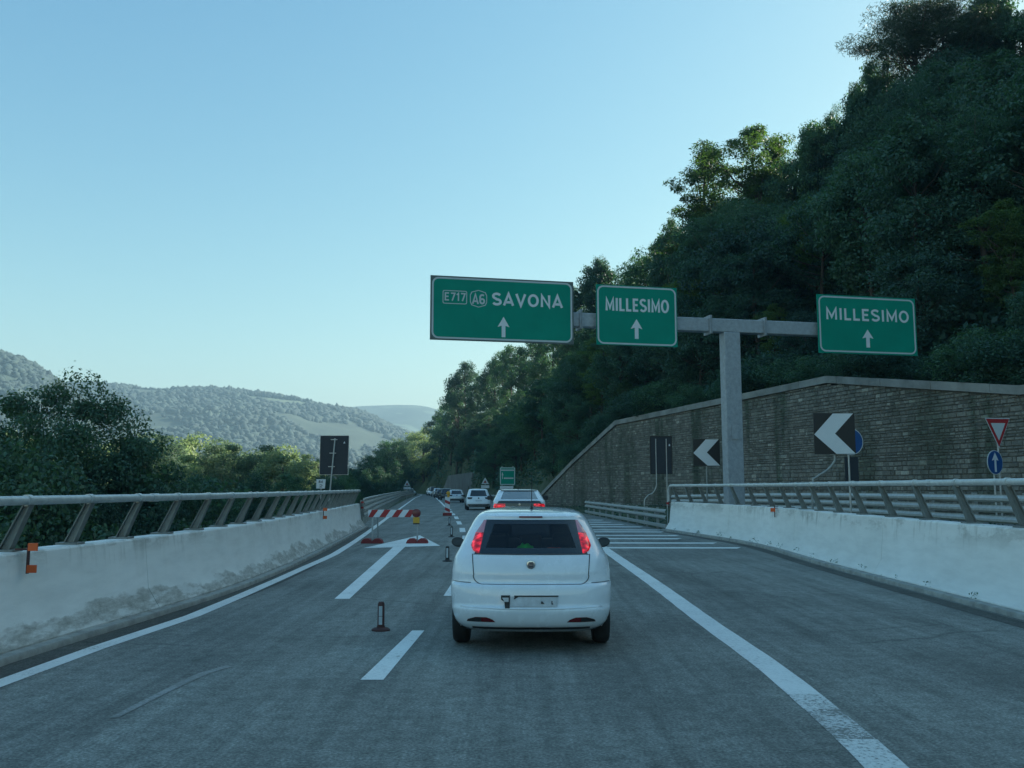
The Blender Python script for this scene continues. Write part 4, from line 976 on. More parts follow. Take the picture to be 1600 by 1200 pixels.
y0 = 1.0; MB().tube([Vector((0.01, y0, 1.40)), Vector((.01, y0, 1.455))], [.03, .012], 10).build('antenna_base', M['black'], car, smooth=40)
MB().tube([Vector((.01, y0, 1.45)), Vector((.012, y0 - .26, 1.83))], [.005, .003], 6).build('antenna', M['black'], car)
for sg in (-1, 1):
    m_ = MB()
    for i in range(9):
        pass
    bm = bmesh.new(); bmesh.ops.create_icosphere(bm, subdivisions=3, radius=1)
    for v in bm.verts:
        v.co = Vector((v.co.x * .088, v.co.y * .075 if v.co.y > 0 else v.co.y * .02, v.co.z * .064 + .008 * v.co.x * sg)) + Vector((sg * .945, 2.62, .965))
    me = bpy.data.meshes.new('mirror'); bm.to_mesh(me); bm.free(); me.materials.append(M['dark_trim']); me.polygons.foreach_set('use_smooth', [True] * len(me.polygons)); mo = link(bpy.data.objects.new('door_mirror', me), car)
    c = [(sg * .945 + .072 * math.cos(2 * PI * i / 20), .967 + .047 * math.sin(2 * PI * i / 20)) for i in range(20)]
    MB().prism(c, 2.592, 2.597).build('mirror_glass', M['pale_glass'], mo)
    m_ = MB(); m_.box((sg * .85, 2.64, .935), (.12, .05, .035)); m_.build('mirror_arm', M['dark_trim'], mo)
    for wy in (.80, 3.30):
        pts = [Vector((sg * (B.q(.3 + .34 * math.sin(a))[0] * (1 if wy < 2 else .965) - .004), wy + .345 * math.cos(a), .3 + .345 * math.sin(a))) for a in np.linspace(-.2, PI + .2, 18)]
        MB().tube(pts, .016, 6).build('wheel_arch', M['white_car'], car, smooth='all')
        liner(car, sg * .68, wy, .335, .30)
for x, y in ((.752, .80), (-.752, .80), (.73, 3.30), (-.73, 3.30)): wheel(car, x, y, .30, .175)
m_ = MB(); m_.box((0, .95, .955), (1.3, .75, .03)); m_.build('parcel_shelf', M['seat'], car)
m_ = MB(); m_.box((0, 1.0, .55), (1.35, 1.2, .7)); m_.build('boot_lining', M['seat'], car)
for x, y, hz in ((-.36, 2.0, 1.0), (.36, 2.0, 1.0), (-.38, 1.3, .92), (.38, 1.3, .92), (0, 1.3, .90)):
    m_ = MB(); m_.box((x, y, hz - .22), (.48, .14, .55)); so = m_.build('seat', M['seat'], car); bv = so.modifiers.new('b', 'BEVEL'); bv.width = .05; bv.segments = 3
    m_ = MB(); m_.box((x, y, hz + .14), (.26, .1, .18)); so = m_.build('headrest', M['seat'], car); bv = so.modifiers.new('b', 'BEVEL'); bv.width = .04; bv.segments = 3
m_ = MB(); m_.box((0, 2.75, .93), (1.35, .5, .12)); m_.build('dashboard', M['seat'], car)
m_ = MB(); m_.box((0, 2.05, 1.28), (.22, .02, .06)); m_.build('rear_view_mirror', M['black'], car)
def cloth(name, x0, x1, z, hgt, mat, parent, yy):
    mb = MB(); nx_, ny_ = 16, 8; vs = []
    for i in range(nx_ + 1):
        for j in range(ny_ + 1):
            u, v = i / nx_, j / ny_; env = math.sin(PI * u) ** .6 * math.sin(PI * v) ** .5
            vs.append((x0 + (x1 - x0) * u, yy + .28 * v, z + hgt * env * (.6 + .5 * noise.noise(Vector((u * 5, v * 4, x0 * 9))))))
    mb.add(vs, [(i * (ny_ + 1) + j, (i + 1) * (ny_ + 1) + j, (i + 1) * (ny_ + 1) + j + 1, i * (ny_ + 1) + j + 1) for i in range(nx_) for j in range(ny_)]); return mb.build(name, mat, parent, smooth='all')
CPOS = G(829, 1003); car.location = (CPOS.x - .01, CPOS.y - .80, 0)
v1 = cloth('vest', -.16, .06, .975, .13, M['vest_green'], None, .55); v1.location = car.location; tag(v1, 'bright green cloth lying behind the rear window of the small car', 'clothing')
v2 = cloth('vest', .12, .42, .975, .075, M['vest_orange'], None, .50); v2.location = car.location; tag(v2, 'orange red cloth lying behind the rear window of the small car', 'clothing')
car.rotation_euler = (0, 0, R(-1.1))

# --- other cars of the queue
def other_car(px, py, yw, label, paint, kind, rot=0, group='cars queueing in the right lane'):
    g = G(px, py); root = empty('queue_car', (g.x, g.y - .8, 0), label, 'car', group, R(rot))
    sc = yw
    H, Wd, L = {'suv': (1.60, .92, 4.4), 'hatch': (1.47, .89, 4.25), 'fast': (1.63, .92, 4.5), 'van': (1.95, .95, 4.9)}[kind]
    bz = (.76 if kind == 'fast' else .62) * H
    T = [(.24, Wd * .86, .2, L - .2), (.32, Wd * .95, .06, L - .06), (.5, Wd * .99, 0, L), (.66, Wd, .03, L - .04), (.8, Wd * .99, .08, L - .15), (bz - .06, Wd * .975, .12, L - .9), (bz, Wd * .955, .17, L - 1.2)]
    rr_ = {'suv': .55, 'hatch': .6, 'fast': .9, 'van': .25}[kind]
    for f in (.25, .5, .75, .88): T.append((bz + (H - bz) * f, Wd * (.955 - .22 * f), .17 + rr_ * f, L - 1.2 - 1.1 * f))
    T += [(bz + (H - bz) * .95, Wd * .62, .17 + rr_ + .2, L - 2.4), (bz + (H - bz) * .985, Wd * .45, rr_ + .6, L - 2.55), (H, Wd * .2, rr_ + 1.0, L - 2.7)]
    b = Body(T, .42, 3.2, .6, wheels=((.82, .33), (L - .85, .33)), rw=.38); b.make(root, paint, side=lambda y, z: bz + .03 < z < bz + (H - bz) * .8 and rr_ + .55 < y < L - 1.5, front=lambda x, z: bz < z < bz + (H - bz) * .86, glassmat=M['dark_glass'])
    z0, z1 = bz + .04, bz + (H - bz) * .80; wo = Wd * .955 - .12
    b.patch('rear_window', M['pale_glass'] if kind == 'fast' else M['dark_glass'], root, z0, z1, lambda t: -(wo - .12 - .12 * t), lambda t: wo - .12 - .12 * t, .008, 6, 12)
    if kind == 'fast':
        b.patch('spoiler', M['dark_glass'], root, z1 + .012, z1 + .045, lambda t: -.60, lambda t: .60, .05, 2, 12, thick=.02)
        b.patch('chrome_strip', M['white_car'], root, z0 - .045, z0 - .012, lambda t: -.66, lambda t: .66, .02, 2, 12, thick=.02)
        b.patch('tailgate_panel', M['dark_glass'], root, z0 - .24, z0 - .06, fit_pts((0, -.80), (1, -.70)), fit_pts((0, .80), (1, .70)), .012, 5, 14)
        b.patch('tail_lamp', M['lamp_lit'], root, z0 - .28, z0 - .15, lambda t: .48, fit_pts((0, .86), (.6, .86), (1, .82)), .02, 4, 6, mirror=True, thick=.01)
        m_ = MB(); m_.box((0, 1.5, H + .02), (.05, .12, .05)); m_.build('roof_fin', M['black'], root)
        y_ = b.rear(0, z0 - .17); m_ = MB(); m_.lathe([(-.02, .04), (0, .05)], (0, y_ - .012, z0 - .17), 'y', 16); m_.build('badge', M['chrome'], root)
    else:
        b.patch('tail_lamp', M['dark_trim'], root, bz - .17, bz - .03, fit_pts((0, .52), (1, .46)), fit_pts((0, .80), (1, .84)), .012, 4, 5, mirror=True, thick=.01)
        y_ = b.rear(0, bz - .1); m_ = MB(); m_.lathe([(-.015, .05), (0, .06)], (0, y_ - .012, bz - .10), 'y', 16); m_.build('badge', M['dark_trim'], root)
    b.patch('number_plate', M['plate'], root, .66, .77, lambda t: -.26, lambda t: .26, .012, 2, 4)
    b.patch('lower_bumper', M['dark_trim'], root, .26, .44, lambda t: -.82, lambda t: .82, .012, 4, 14)
    b.patch('exhaust_trim', M['chrome'], root, .34, .37, lambda t: -.6, lambda t: .6, .02, 2, 8)
    for sg in (-1, 1):
        m_ = MB(); m_.box((sg * (Wd + .1), 2.75, bz + .06), (.2, .1, .15)); mo = m_.build('door_mirror', M['dark_trim'], root); bv = mo.modifiers.new('b', 'BEVEL'); bv.width = .03; bv.segments = 2
        for wy in (.82, L - .85):
            wheel(root, sg * (Wd - .12), wy, .33, .21); liner(root, sg * (Wd - .17), wy, .37, .33)
    return root
other_car(811.5, 838, 0, 'white car with black tailgate band and red lamps, second in the queue', M['white_car'], 'fast', 1)
other_car(748.5, 796.8, 0, 'white sport utility car with dark lamps, third in the queue', M['white_car'], 'suv', 5)
other_car(714.5, 785.5, 0, 'pale silver hatchback fourth in the queue', M['silver_car'], 'hatch', 9)
other_car(700, 781.2, 0, 'black car right behind the striped marker panel', M['black_car'], 'suv', 11)
other_car(691.5, 778.2, 0, 'dark grey car far up the queue', M['grey_car'], 'hatch', 12)
other_car(686, 776, 0, 'white car far up the queue before the concrete wall', M['white_car'], 'suv', 13)
other_car(679.5, 774.2, 0, 'farthest dark van at the bend', M['black_car'], 'van', 15)
other_car(672.5, 774, 0, 'white car coming out of the bend in the left lane', M['white_car'], 'suv', 195, 'cars beyond the road works')
other_car(638.5, 773.5, 0, 'white vehicle beyond the left guardrail at the bend', M['white_car'], 'suv', 200, 'cars beyond the road works')

# ---------------------------------------------------------------- trees
def leaf_quads(C, Nrm, size, asp, r):
    n = len(C); a = r.normal(size=(n, 3)); t = np.cross(Nrm, a); t /= np.linalg.norm(t, axis=1)[:, None] + 1e-9; b = np.cross(Nrm, t)
    s = size * r.uniform(.6, 1.3, (n, 1)); fold = Nrm * s * .18
    V = np.stack([C - t * s, C + b * s * asp + fold, C + t * s, C - b * s * asp + fold], 1).reshape(-1, 3)
    return V, np.arange(4 * n).reshape(n, 4)
def crown_mesh(kind, H, rad, nclump, per, crad, leaf, mat, seed, base=.3, branches=None):
    r = np.random.default_rng(seed); cs = []; 
    while len(cs) < nclump:
        p = r.uniform(-1, 1, 3); d = np.linalg.norm(p)
        if d > 1 or d < (.45 if kind != 'robinia' else .2): continue
        if kind == 'pine' and p[2] < -.35: continue
        cs.append(p)
    cs = np.array(cs); f = (cs[:, 2] + 1) / 2
    if kind == 'broad': wv = np.clip(1.15 - .35 * f, .4, 1.1)
    elif kind == 'robinia': wv = .75 + .35 * np.sin(f * 14 + seed) * (f > .4) - .25 * f
    elif kind == 'pine': wv = 1.0 + 0 * f
    else: wv = 1.0 + 0 * f
    lob = 1 + .22 * np.sin(np.arctan2(cs[:, 1], cs[:, 0]) * 3 + seed) + .15 * r.normal(size=len(cs))
    ctr = np.stack([cs[:, 0] * rad * wv * lob, cs[:, 1] * rad * wv * lob, H * (base + (1 - base) * f)], 1)
    sp = np.linalg.norm(cs, axis=1); cr = crad * r.uniform(.6, 1.35, nclump)
    N = nclump * per; idx = np.repeat(np.arange(nclump), per)
    d = r.normal(size=(N, 3)); d /= np.linalg.norm(d, axis=1)[:, None]; rr = r.uniform(.15, 1, (N, 1)) ** .45
    flat = {'broad': (1.15, 1.15, .7), 'robinia': (1.3, 1.3, .5), 'pine': (1.4, 1.4, .42), 'bush': (1.1, 1.1, .8)}[kind]
    P = ctr[idx] + d * rr * cr[idx][:, None] * np.array(flat); 
    P += r.normal(size=P.shape) * crad * .12
    nr = d * .55 + np.array([0, 0, .45]) + r.normal(size=(N, 3)) * .55; nr /= np.linalg.norm(nr, axis=1)[:, None]
    if kind == 'pine':
        nr = r.normal(size=(N, 3)); nr /= np.linalg.norm(nr, axis=1)[:, None]; V, Qd = leaf_quads(P, nr, leaf, .12, r)
    else: V, Qd = leaf_quads(P, nr, leaf, .55 if kind != 'robinia' else .32, r)
    V[:, 2] = np.maximum(V[:, 2], .1)
    me = np_mesh('crown', V, Qd, M[mat]); return me, ctr
def trunk_mesh(H, rad, ctr, seed, thick=.018, lean=.0):
    r = random.Random(seed); mb = MB(); tp = []; n = 7
    for i in range(n): f = i / (n - 1) * .82; tp.append(Vector((lean * f * H + .02 * H * math.sin(f * 4 + seed), .02 * H * math.cos(f * 3 + seed), f * H)))
    rs_ = [H * thick * (1.3 if i == 0 else (1 - i / n * .8)) for i in range(n)]; mb.tube(tp, rs_, 8)
    for c in r.sample(list(map(tuple, ctr)), min(len(ctr), 26)):
        c = Vector(c); f = max(.18, min(.8, (c.z / H) * .72)); i = f / .82 * (n - 1); k = int(i); a = tp[k].lerp(tp[min(k + 1, n - 1)], i - k)
        m = a.lerp(c, .5) + Vector((0, 0, -.03 * H)); r0 = H * thick * .42 * (1 - f * .6); mb.tube([a, m, c], [r0, r0 * .6, r0 * .2], 5)
    me_o = mb.build('trunk', M['bark'], None, smooth='all'); return me_o
def make_tree(name, kind, H, rad, nclump, per, crad, leaf, mat, seed, base=.3, thick=.018):
    me, ctr = crown_mesh(kind, H, rad, nclump, per, crad, leaf, mat, seed, base)
    root = empty(name); tag(root, 'tree', 'tree'); tr = trunk_mesh(H, rad, ctr, seed, thick); tr.parent = root
    link(bpy.data.objects.new('crown', me), root); root['H'] = H; return root
P_ = {}
P_['b1'] = make_tree('broadleaf_tree', 'broad', 10, 3.6, 95, 190, .85, .115, 'leaf', 1, .22)
P_['b2'] = make_tree('broadleaf_tree', 'broad', 10, 3.2, 80, 210, .8, .12, 'leaf', 2, .18)
P_['b3'] = make_tree('broadleaf_tree', 'broad', 10, 4.0, 110, 170, .8, .115, 'leaf_black', 3, .15)
P_['b4'] = make_tree('broadleaf_tree', 'broad', 10, 3.4, 60, 200, .75, .12, 'leaf', 4, .28)
P_['r1'] = make_tree('locust_tree', 'robinia', 10, 3.0, 210, 110, .40, .095, 'leaf_pale', 5, .2)
P_['r2'] = make_tree('locust_tree', 'robinia', 10, 3.0, 210, 110, .40, .095, 'leaf_pale', 16, .2)
P_['b5'] = make_tree('broadleaf_tree', 'robinia', 10, 3.8, 160, 170, .55, .09, 'leaf', 15, .12)
P_['p1'] = make_tree('pine_tree', 'pine', 10, 3.0, 42, 420, .85, .17, 'needle', 7, .45, .02)
P_['l1'] = make_tree('light_tree', 'broad', 10, 3.4, 85, 160, .8, .13, 'leaf_light_hazed', 8, .15)
P_['l2'] = make_tree('light_tree', 'robinia', 10, 3.0, 110, 120, .6, .13, 'leaf_light_hazed', 9, .12)
P_['s1'] = make_tree('shrub', 'bush', 3, 1.9, 60, 230, .5, .055, 'leaf', 10, .02, .012)
P_['s2'] = make_tree('shrub', 'bush', 3, 1.7, 60, 230, .46, .055, 'leaf', 11, .02, .012)
P_['d1'] = make_tree('broadleaf_tree', 'broad', 10, 4.4, 200, 560, .62, .058, 'leaf_black', 12, .12)
NAMES = dict(b='broadleaf tree', r='feathery locust tree', p='pine', l='light green tree', s='shrub', d='dark tree')
first = {k: True for k in P_}
def plant(key, x, y, H, label, group=None, wide=1.0, z=None):
    z = gz(x, y) - .25 if z is None else z; k = H / P_[key]['H']; rz = random.uniform(0, 2 * PI)
    if first[key]: t_ = P_[key]; first[key] = False; t_.location = (x, y, z); t_.rotation_euler = (0, 0, rz); t_.scale = (k * wide, k * wide, k)
    else: t_ = copy_tree(P_[key], (x, y, z), rz, (k * wide, k * wide, k))
    t_['label'] = label; t_['category'] = 'shrub' if key[0] == 's' else 'tree'
    if group: t_['group'] = group
    elif 'group' in t_: del t_['group']
    return t_
def plant_top(key, px, py, Y, label, group=None, wide=1.0):
    P = A(px, py, Y); z = gz(P.x, P.y) - .25; H = max(P.z - z, 2.5); return plant(key, P.x, P.y, H, label, group, wide, z)
# skyline trees of the hill
GSK = 'trees of the hill against the sky'
for px, py, Y, key, wd in ((605, 718, 305, 'b1', 1.2), (625, 690, 285, 'b2', 1.2), (645, 674, 262, 'l1', 1.1), (664, 664, 250, 'l1', 1.1), (688, 648, 232, 'b2', 1), (706, 622, 212, 'b1', .9), (727, 566, 197, 'b4', .62), (715, 590, 200, 'b4', .5), (752, 582, 190, 'b1', .8),
                           (775, 562, 180, 'b2', .8), (800, 541, 160, 'b4', .7), (830, 532, 150, 'b1', .8), (862, 495, 136, 'b2', .8), (893, 458, 122, 'b1', .7), (925, 418, 112, 'b4', .7), (948, 412, 110, 'b2', .75),
                           (975, 430, 108, 'b1', .8), (1005, 402, 104, 'b4', .7), (1035, 362, 99, 'b2', .75), (1060, 350, 96, 'b1', .7), (1235, 250, 84, 'b1', .7), (1262, 226, 82, 'b2', .65), (1290, 186, 80, 'b4', .65), (1318, 190, 79, 'b1', .7),
                           (1345, 150, 77, 'b4', .6), (1368, 118, 76, 'b2', .7), (1400, 120, 74, 'b1', .7), (1545, 0, 71, 'b4', .8), (1590, 30, 68, 'b1', .9), (1515, 60, 70, 'b2', .9), (1130, 340, 92, 'b1', .8), (1200, 300, 88, 'b2', .8)):
    plant_top(key, px, py, Y, 'broadleaf tree on the crest of the right hill against the sky', GSK, wd)
for px, py, Y, key, wd in ((895, 446, 121, 'b5', .45), (935, 404, 111, 'b4', .42), (1018, 384, 101, 'b5', .42), (1048, 340, 97, 'r2', .5), (1248, 226, 83, 'b5', .45), (1276, 196, 81, 'b4', .4), (1305, 164, 79.5, 'b5', .42), (1334, 132, 77.5, 'r1', .5), (1357, 100, 76.5, 'b4', .42),
                           (1378, 70, 75.5, 'b5', .45), (1535, -14, 71, 'b4', .5), (1568, 8, 69.5, 'b5', .5), (785, 548, 172, 'b4', .5), (845, 508, 140, 'b5', .5)):
    plant_top(key, px, py, Y, 'x', GSK, wd)
plant_top('r1', 1105, 225, 90, 'left one of two tall feathery locust trees standing above the crest', None, 1.1)
plant_top('r2', 1180, 196, 86, 'right and taller one of two feathery locust trees above the crest', None, 1.1)
plant_top('r1', 1212, 214, 87, 'slim locust tree top leaning on the taller locust tree', None, .6)
plant_top('p1', 1425, 4, 72.5, 'pine with open layered crown at the top right of the hill', None, 1.05)
plant_top('p1', 1475, 0, 71, 'second pine at the top right edge of the hill', None, .95)
sx_ = [s[0] for s in SIL]; sy_ = [s[1] for s in SIL]
cnt = 0; GH = 'trees of the dense wood on the right hill'
for Y in list(np.arange(30, 110, 4.0)) + list(np.arange(110, 200, 5.0)) + list(np.arange(200, 340, 9)):
    stp = 4.2 if Y < 110 else (4.8 if Y < 200 else 8)
    for x in np.arange(-75, 62, stp):
        x_, y_ = x + random.uniform(-1.6, 1.6), Y + random.uniform(-1.6, 1.6); h = float(hill_h(np.array([x_]), np.array([y_]))[0])
        if math.isnan(h): continue
        px = 800 + F_PX * x_ / y_
        a = az(x_, y_); rf = float(np.interp(a, FA, FR)); rc = float(np.interp(a, CA, CR)); r_ = math.hypot(x_, y_)
        if px < 575 or px > 1760 or r_ < rf + 1.2 or r_ > rc + 2: continue
        H = random.uniform(8.0, 11.5) if r_ > rf + 6 else random.uniform(4, 6.5)
        if Y > 110: H = random.uniform(8, 13) if r_ > rf + 3 else 6
        for _ in range(6):
            top = proj((x_, y_, h + H)); lim = float(np.interp(top[0], sx_, sy_)) + 42 + random.uniform(0, 45)
            if top[1] < lim: H *= .85
        if H < 3 or cnt > 285: continue
        plant(random.choice(['b1', 'b2', 'b3', 'b5', 'b5', 'b4', 'b5', 'b1', 'r2']), x_, y_, H, 'tree in the dense dark wood above the road', GH, random.uniform(.85, 1.1), h - .3); cnt += 1
print('wood', cnt)
# valley side, left
plant_top('d1', 82, 596, 38, 'big dark spreading tree behind the left barrier', None, .88)
plant_top('d1', 190, 706, 38, 'dark tree at the right foot of the big dark tree', None, .72); plant_top('d1', -25, 700, 37, 'dark tree at the left edge of the picture', None, .8)
plant_top('b1', 232, 716, 39, 'low dark tree right of the big dark tree'); plant_top('b3', 50, 700, 33, 'dark tree just behind the left barrier under the big tree', None, .9)
plant_top('l1', 20, 668, 90, 'light green tree far left behind the big dark tree')
GV = 'sunlit green trees in the valley'
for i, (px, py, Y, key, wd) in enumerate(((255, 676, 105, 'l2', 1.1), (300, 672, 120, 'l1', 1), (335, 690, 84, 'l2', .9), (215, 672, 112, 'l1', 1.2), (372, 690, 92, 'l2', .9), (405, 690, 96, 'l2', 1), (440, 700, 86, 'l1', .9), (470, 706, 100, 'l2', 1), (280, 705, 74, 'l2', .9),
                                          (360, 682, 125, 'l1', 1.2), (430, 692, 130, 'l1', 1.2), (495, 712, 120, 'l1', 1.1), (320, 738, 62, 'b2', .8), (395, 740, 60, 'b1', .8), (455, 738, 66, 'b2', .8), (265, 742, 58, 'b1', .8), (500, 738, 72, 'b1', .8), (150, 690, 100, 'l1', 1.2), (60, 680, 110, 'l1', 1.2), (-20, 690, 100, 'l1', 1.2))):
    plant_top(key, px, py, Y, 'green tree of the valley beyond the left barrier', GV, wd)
GR = 'trees along the left side of the road ahead'
for px, py, Y, key in ((535, 736, 80, 'b1'), (552, 730, 95, 'b2'), (568, 722, 110, 'b3'), (582, 712, 125, 'b4'), (596, 706, 140, 'b1'), (608, 690, 165, 'b4'), (600, 730, 120, 'b3'), (618, 712, 150, 'b2'), (630, 706, 180, 'b3'), (560, 748, 70, 'b1'), (585, 745, 90, 'b3'), (610, 745, 112, 'b2'), (520, 748, 62, 'b3'), (575, 735, 100, 'b1'), (622, 735, 135, 'b1')):
    P = A(px, py, Y); xm = left_edge(Y) - 3.5
    if P.x > xm: P.x = xm
    z = gz(P.x, P.y) - .2; plant(key, P.x, P.y, max(P.z - z, 3), 'dark tree left of the road beyond the guardrail', GR, .9, z)
GB = 'shrubs behind the left barrier'
for i in range(46):
    Y = 12 + i * 1.5 + random.uniform(-.6, .6); x = left_edge(Y) - (random.uniform(3.2, 8.0) if Y < 34 else random.uniform(5.5, 11)); H = max(1.0, random.uniform(-1.9, -.1) - gz(x, Y))
    if gz(x, Y) > -2: continue
    plant(random.choice(['s1', 's1', 's2']), x, Y, H, 'shrub growing behind the left barrier', GB, 1.0)
GW = 'shrubs on top of the stone wall'
for i in range(34):
    s = WL * (.10 + i / 34 * 1.05); q = W0 + WU * s - WN * random.uniform(1.4, 2.6); plant('s1', q.x, q.y, random.uniform(1.6, 3.0), 'shrub on the slope just above the stone wall', GW, 1.3, wtop(s) - .1)
ORD = 'first second third fourth fifth sixth seventh eighth ninth tenth eleventh twelfth thirteenth fourteenth fifteenth sixteenth seventeenth eighteenth nineteenth twentieth'.split()
ORD += ['twenty ' + w_ for w_ in ORD[:9]] + ['thirtieth'] + ['thirty ' + w_ for w_ in ORD[:9]] + ['fortieth'] + ['forty ' + w_ for w_ in ORD[:9]]
def number(group, text):
    L_ = [o for o in COL.objects if o.get('group') == group]; L_.sort(key=lambda o: proj(o.location)[0])
    for i, o in enumerate(L_): o['label'] = text.replace('#', ORD[i])
number(GSK, 'tree crown against the sky, # from the left along the right hill skyline')
number(GV, 'sunlit green valley tree, # from the left beyond the left barrier')
number(GR, 'dark roadside tree, # from the left beyond the left guardrail')
number(GW, 'dark shrub on the slope, # from the left above the stone wall coping')
for k, v in P_.items():
    if first[k]: print('unused', k)

# ground cover on the slope and in the valley
def cover(name, xs, ys_, n, leaf, mat, keep, label, hgt=.9):
    r = np.random.default_rng(5); x = r.uniform(*xs, n); y = r.uniform(*ys_, n); z = ground_h(x, y); k = keep(x, y, z); x, y, z = x[k], y[k], z[k]
    C = np.stack([x, y, z + r.uniform(0, 1, len(x)) ** 2 * hgt], 1); nr = r.normal(size=C.shape) * .6 + np.array([0, 0, .6]); nr /= np.linalg.norm(nr, axis=1)[:, None]
    V, Qd = leaf_quads(C, nr, leaf, .6, r); o = link(bpy.data.objects.new(name, np_mesh(name, V, Qd, M[mat]))); o['kind'] = 'stuff'; o['label'] = label
cover('undergrowth', (-40, 60), (25, 330), 420000, .2, 'leaf_black', lambda x, y, z: (z > 1.6) & (x < y * .8) & ~np.isnan(hill_h(x, y)), 'leafy undergrowth of the wooded slope')
cover('far_undergrowth', (-60, 10), (120, 330), 90000, .42, 'leaf_black', lambda x, y, z: (z > .8) & ~np.isnan(hill_h(x, y)), 'leafy undergrowth of the slope at the bend', 2.0)
cover('slope_growth', (12, 48), (22, 75), 120000, .17, 'leaf', lambda x, y, z: (z > 4.5) & (x < y * .8) & ~np.isnan(hill_h(x, y)), 'bushy growth above the stone wall', 1.8)
cover('valley_growth', (-60, -5), (6, 150), 150000, .17, 'leaf', lambda x, y, z: (z < -2), 'low growth below the left barrier', 1.6)
cover('verge_weeds', (4, 20), (18, 95), 16000, .06, 'leaf', lambda x, y, z: (z < 1) & (x > np.interp(y, RRy, RRx) + .4) & (x < W0.x + WD.x * (85 - y) / 53 - .2) & (rng.random(len(x)) > .3), 'weeds on the verge before the stone wall', .25)

wx = []
wr = np.random.default_rng(21)
for s_ in list(np.arange(1, 26, 1.55)) + [4.2, 6.1, 9.4]:
    p, t_ = at_len(BR, s_ + wr.uniform(-.4, .4)); nn_ = Vector((-t_.y, t_.x, 0)); q = p - nn_ * wr.uniform(-.04, .02)
    k = wr.integers(8, 26); sz = wr.uniform(.02, .07); wx.append(np.stack([q.x + wr.normal(0, sz, k), q.y + wr.normal(0, sz * 1.5, k), .09 + wr.uniform(0, sz * 2.2, k)], 1))
C_ = np.concatenate(wx); nr_ = wr.normal(size=C_.shape); nr_ /= np.linalg.norm(nr_, axis=1)[:, None]; V, Qd = leaf_quads(C_, nr_, .022, .4, wr)
o = link(bpy.data.objects.new('kerb_weeds', np_mesh('kerb_weeds', V, Qd, M['leaf_black']))); o['kind'] = 'stuff'; o['label'] = 'small weeds along the kerb of the right barrier'
# ---------------------------------------------------------------- far hills with woods
def ridge(name, prof, D, depth, z0, label, amp, seed, dens, blob, fieldy):
    """prof: crest height against x at distance D"""
    xs = np.linspace(prof[0][0], prof[-1][0], 130); ys2 = np.linspace(D - depth, D + depth * .8, 50)
    X, Y2 = np.meshgrid(xs, ys2); crest = np.interp(X, [p[0] for p in prof], [p[1] for p in prof]); f = np.where(Y2 < D, (Y2 - (D - depth)) / depth, 1 - (Y2 - D) / (depth * .8))
    nz = np.array([[noise.fractal(Vector((x / 160, y / 160, seed)), 1, 2, 5) for x in xs] for y in ys2])
    Z = z0 + (crest - z0) * np.clip(f, 0, 1) ** .85 + nz * amp * np.sin(np.clip(f, 0, 1) * PI) ; V = np.stack([X, Y2, Z], -1).reshape(-1, 3)
    ny_, nx_ = X.shape; ii = np.arange(nx_ * ny_).reshape(ny_, nx_); Qd = np.stack([ii[:-1, :-1], ii[:-1, 1:], ii[1:, 1:], ii[1:, :-1]], -1).reshape(-1, 4)
    o = link(bpy.data.objects.new(name, np_mesh(name, V, Qd, M['hill'], smooth=True))); o['kind'] = 'structure'; o['label'] = label
    if dens:
        r = np.random.default_rng(seed); bm = bmesh.new(); bmesh.ops.create_icosphere(bm, subdivisions=1 if D < 1000 else 1, radius=1); bv_ = np.array([v.co[:] for v in bm.verts]); bf = np.array([[v.index for v in f.verts] for f in bm.faces]); bm.free()
        n = dens; i = r.integers(0, ny_ - 1, n * 2); j = r.integers(0, nx_ - 1, n * 2); i = np.where(r.random(n * 2) < .28, np.argmin(abs(ys2 - D)) + r.integers(-2, 1, n * 2), i); u, v = r.random(n * 2), r.random(n * 2)
        px_ = xs[j] + u * (xs[1] - xs[0]); py_ = ys2[i] + v * (ys2[1] - ys2[0]); pz = Z[i, j] * (1 - u) * (1 - v) + Z[i, j + 1] * u * (1 - v) + Z[i + 1, j] * (1 - u) * v + Z[i + 1, j + 1] * u * v
        k = (py_ < D + 60); 
        fld = np.array([noise.noise(Vector((a / 150, b / 90, seed + 5))) for a, b in zip(px_, py_)]); k &= fld < fieldy; px_, py_, pz = px_[k][:n], py_[k][:n], pz[k][:n]; n = len(px_)
        sc = blob * r.uniform(.55, 1.35, (n, 1, 1)); jit = 1 + r.normal(size=(n, len(bv_), 1)) * .3
        Vb = bv_[None] * sc * jit * np.array([1, 1, .95]) + np.stack([px_, py_, pz + blob * .35], 1)[:, None]; Fb = (bf[None] + (np.arange(n) * len(bv_))[:, None, None]).reshape(-1, 3)
        o = link(bpy.data.objects.new('far_woods', np_mesh('far_woods', Vb.reshape(-1, 3), Fb, M['farleaf'], smooth=True))); o['kind'] = 'stuff'; o['label'] = 'distant tree crowns covering the ' + label
t = NT('far_foliage'); ri = t.n('ShaderNodeNewGeometry').outputs['Random Per Island']
M['farleaf'] = t.bsdf(t.ramp(ri, [(0, (.012, .030, .030)), (.7, (.022, .046, .040)), (1, (.030, .058, .048))]), .9)
def prof(D, pts): 
    out = []
    for px, py in pts: P = A(px, py, D); out.append((P.x, P.z))
    return out
ridge('hill', prof(950, [(-900, 600), (-400, 540), (-150, 530), (0, 553), (40, 566), (80, 592), (110, 618), (180, 660), (300, 720)]), 950, 330, -14, 'nearer wooded hill at the left edge', 10, 3, 12000, 4.2, .35)
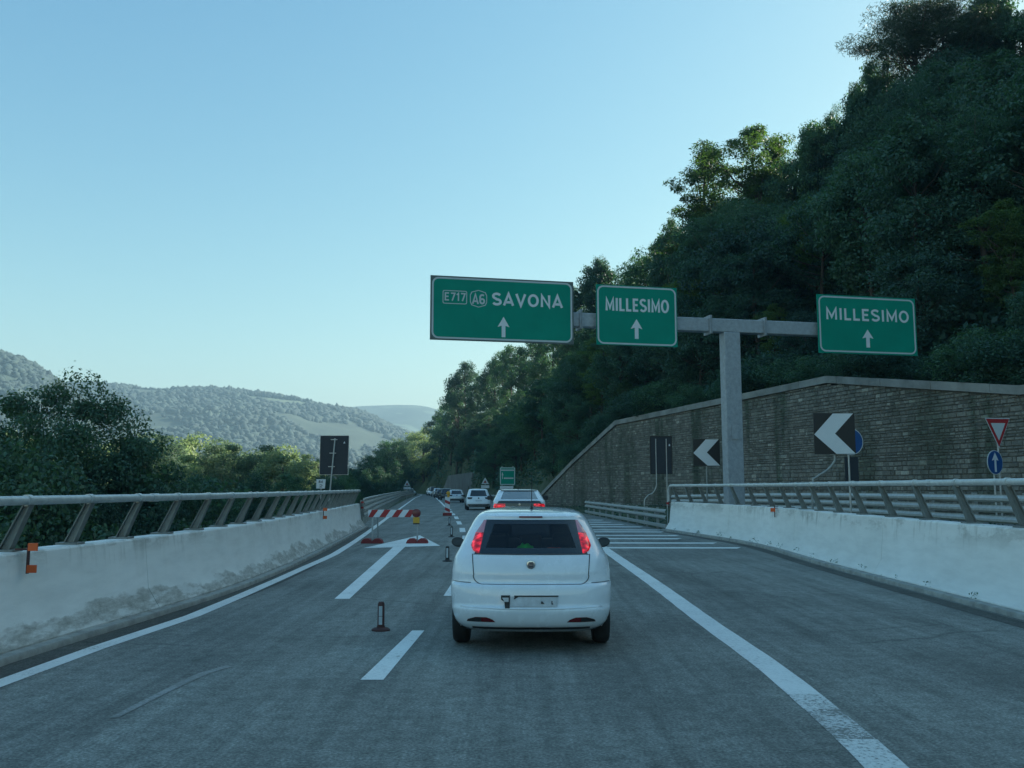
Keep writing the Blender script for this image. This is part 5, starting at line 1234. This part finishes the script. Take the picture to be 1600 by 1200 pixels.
ridge('hill', prof(1400, [(-900, 640), (-200, 610), (90, 602), (130, 601), (200, 606), (270, 611), (330, 609), (400, 615), (460, 624), (520, 635), (560, 645), (581, 652), (613, 669), (650, 684), (700, 712), (780, 745)]), 1400, 560, -14, 'long wooded ridge across the valley', 16, 7, 24000, 4.6, .16)
ridge('hill', prof(2500, [(-600, 700), (300, 660), (480, 644), (560, 634), (620, 632), (660, 633), (690, 641), (740, 660), (900, 700), (1300, 720)]), 2500, 800, -14, 'faint blue hill farthest away', 30, 9, 0, 0, 0)
# scattered tree masses on the valley floor in front of the hills
r = np.random.default_rng(3); bm = bmesh.new(); bmesh.ops.create_icosphere(bm, subdivisions=1, radius=1); bv_ = np.array([v.co[:] for v in bm.verts]); bf = np.array([[v.index for v in f.verts] for f in bm.faces]); bm.free()
n = 5000; yy = r.uniform(230, 900, n); xx = -yy * r.uniform(.19, .8, n); zz = ground_h(xx, yy); sc = r.uniform(3.0, 6.2, (n, 1, 1)); jit = 1 + r.normal(size=(n, len(bv_), 1)) * .22
Vb = bv_[None] * sc * jit + np.stack([xx, yy, np.where(yy < 700, zz, -12) + 3], 1)[:, None]; Fb = (bf[None] + (np.arange(n) * len(bv_))[:, None, None]).reshape(-1, 3)
o = link(bpy.data.objects.new('valley_woods', np_mesh('valley_woods', Vb.reshape(-1, 3), Fb, M['farleaf']))); o['kind'] = 'stuff'; o['label'] = 'woods on the valley floor below the hills'

# ---------------------------------------------------------------- haze
m_ = MB(); m_.box((0, 2700, 113), (9000, 6600, 258)); hz = m_.build('haze', None or M['black'], kind='stuff'); hz.data.materials.clear()
hm = bpy.data.materials.new('haze_air'); hm.use_nodes = True; hm.node_tree.nodes.clear(); ho = hm.node_tree.nodes.new('ShaderNodeOutputMaterial'); pv = hm.node_tree.nodes.new('ShaderNodeVolumePrincipled')
pv.inputs['Color'].default_value = (.27, .43, .54, 1); pv.inputs['Density'].default_value = .00044; pv.inputs['Anisotropy'].default_value = .2
hm.node_tree.links.new(pv.outputs[0], ho.inputs['Volume']); hz.data.materials.append(hm)
print('objects', len(bpy.data.objects))
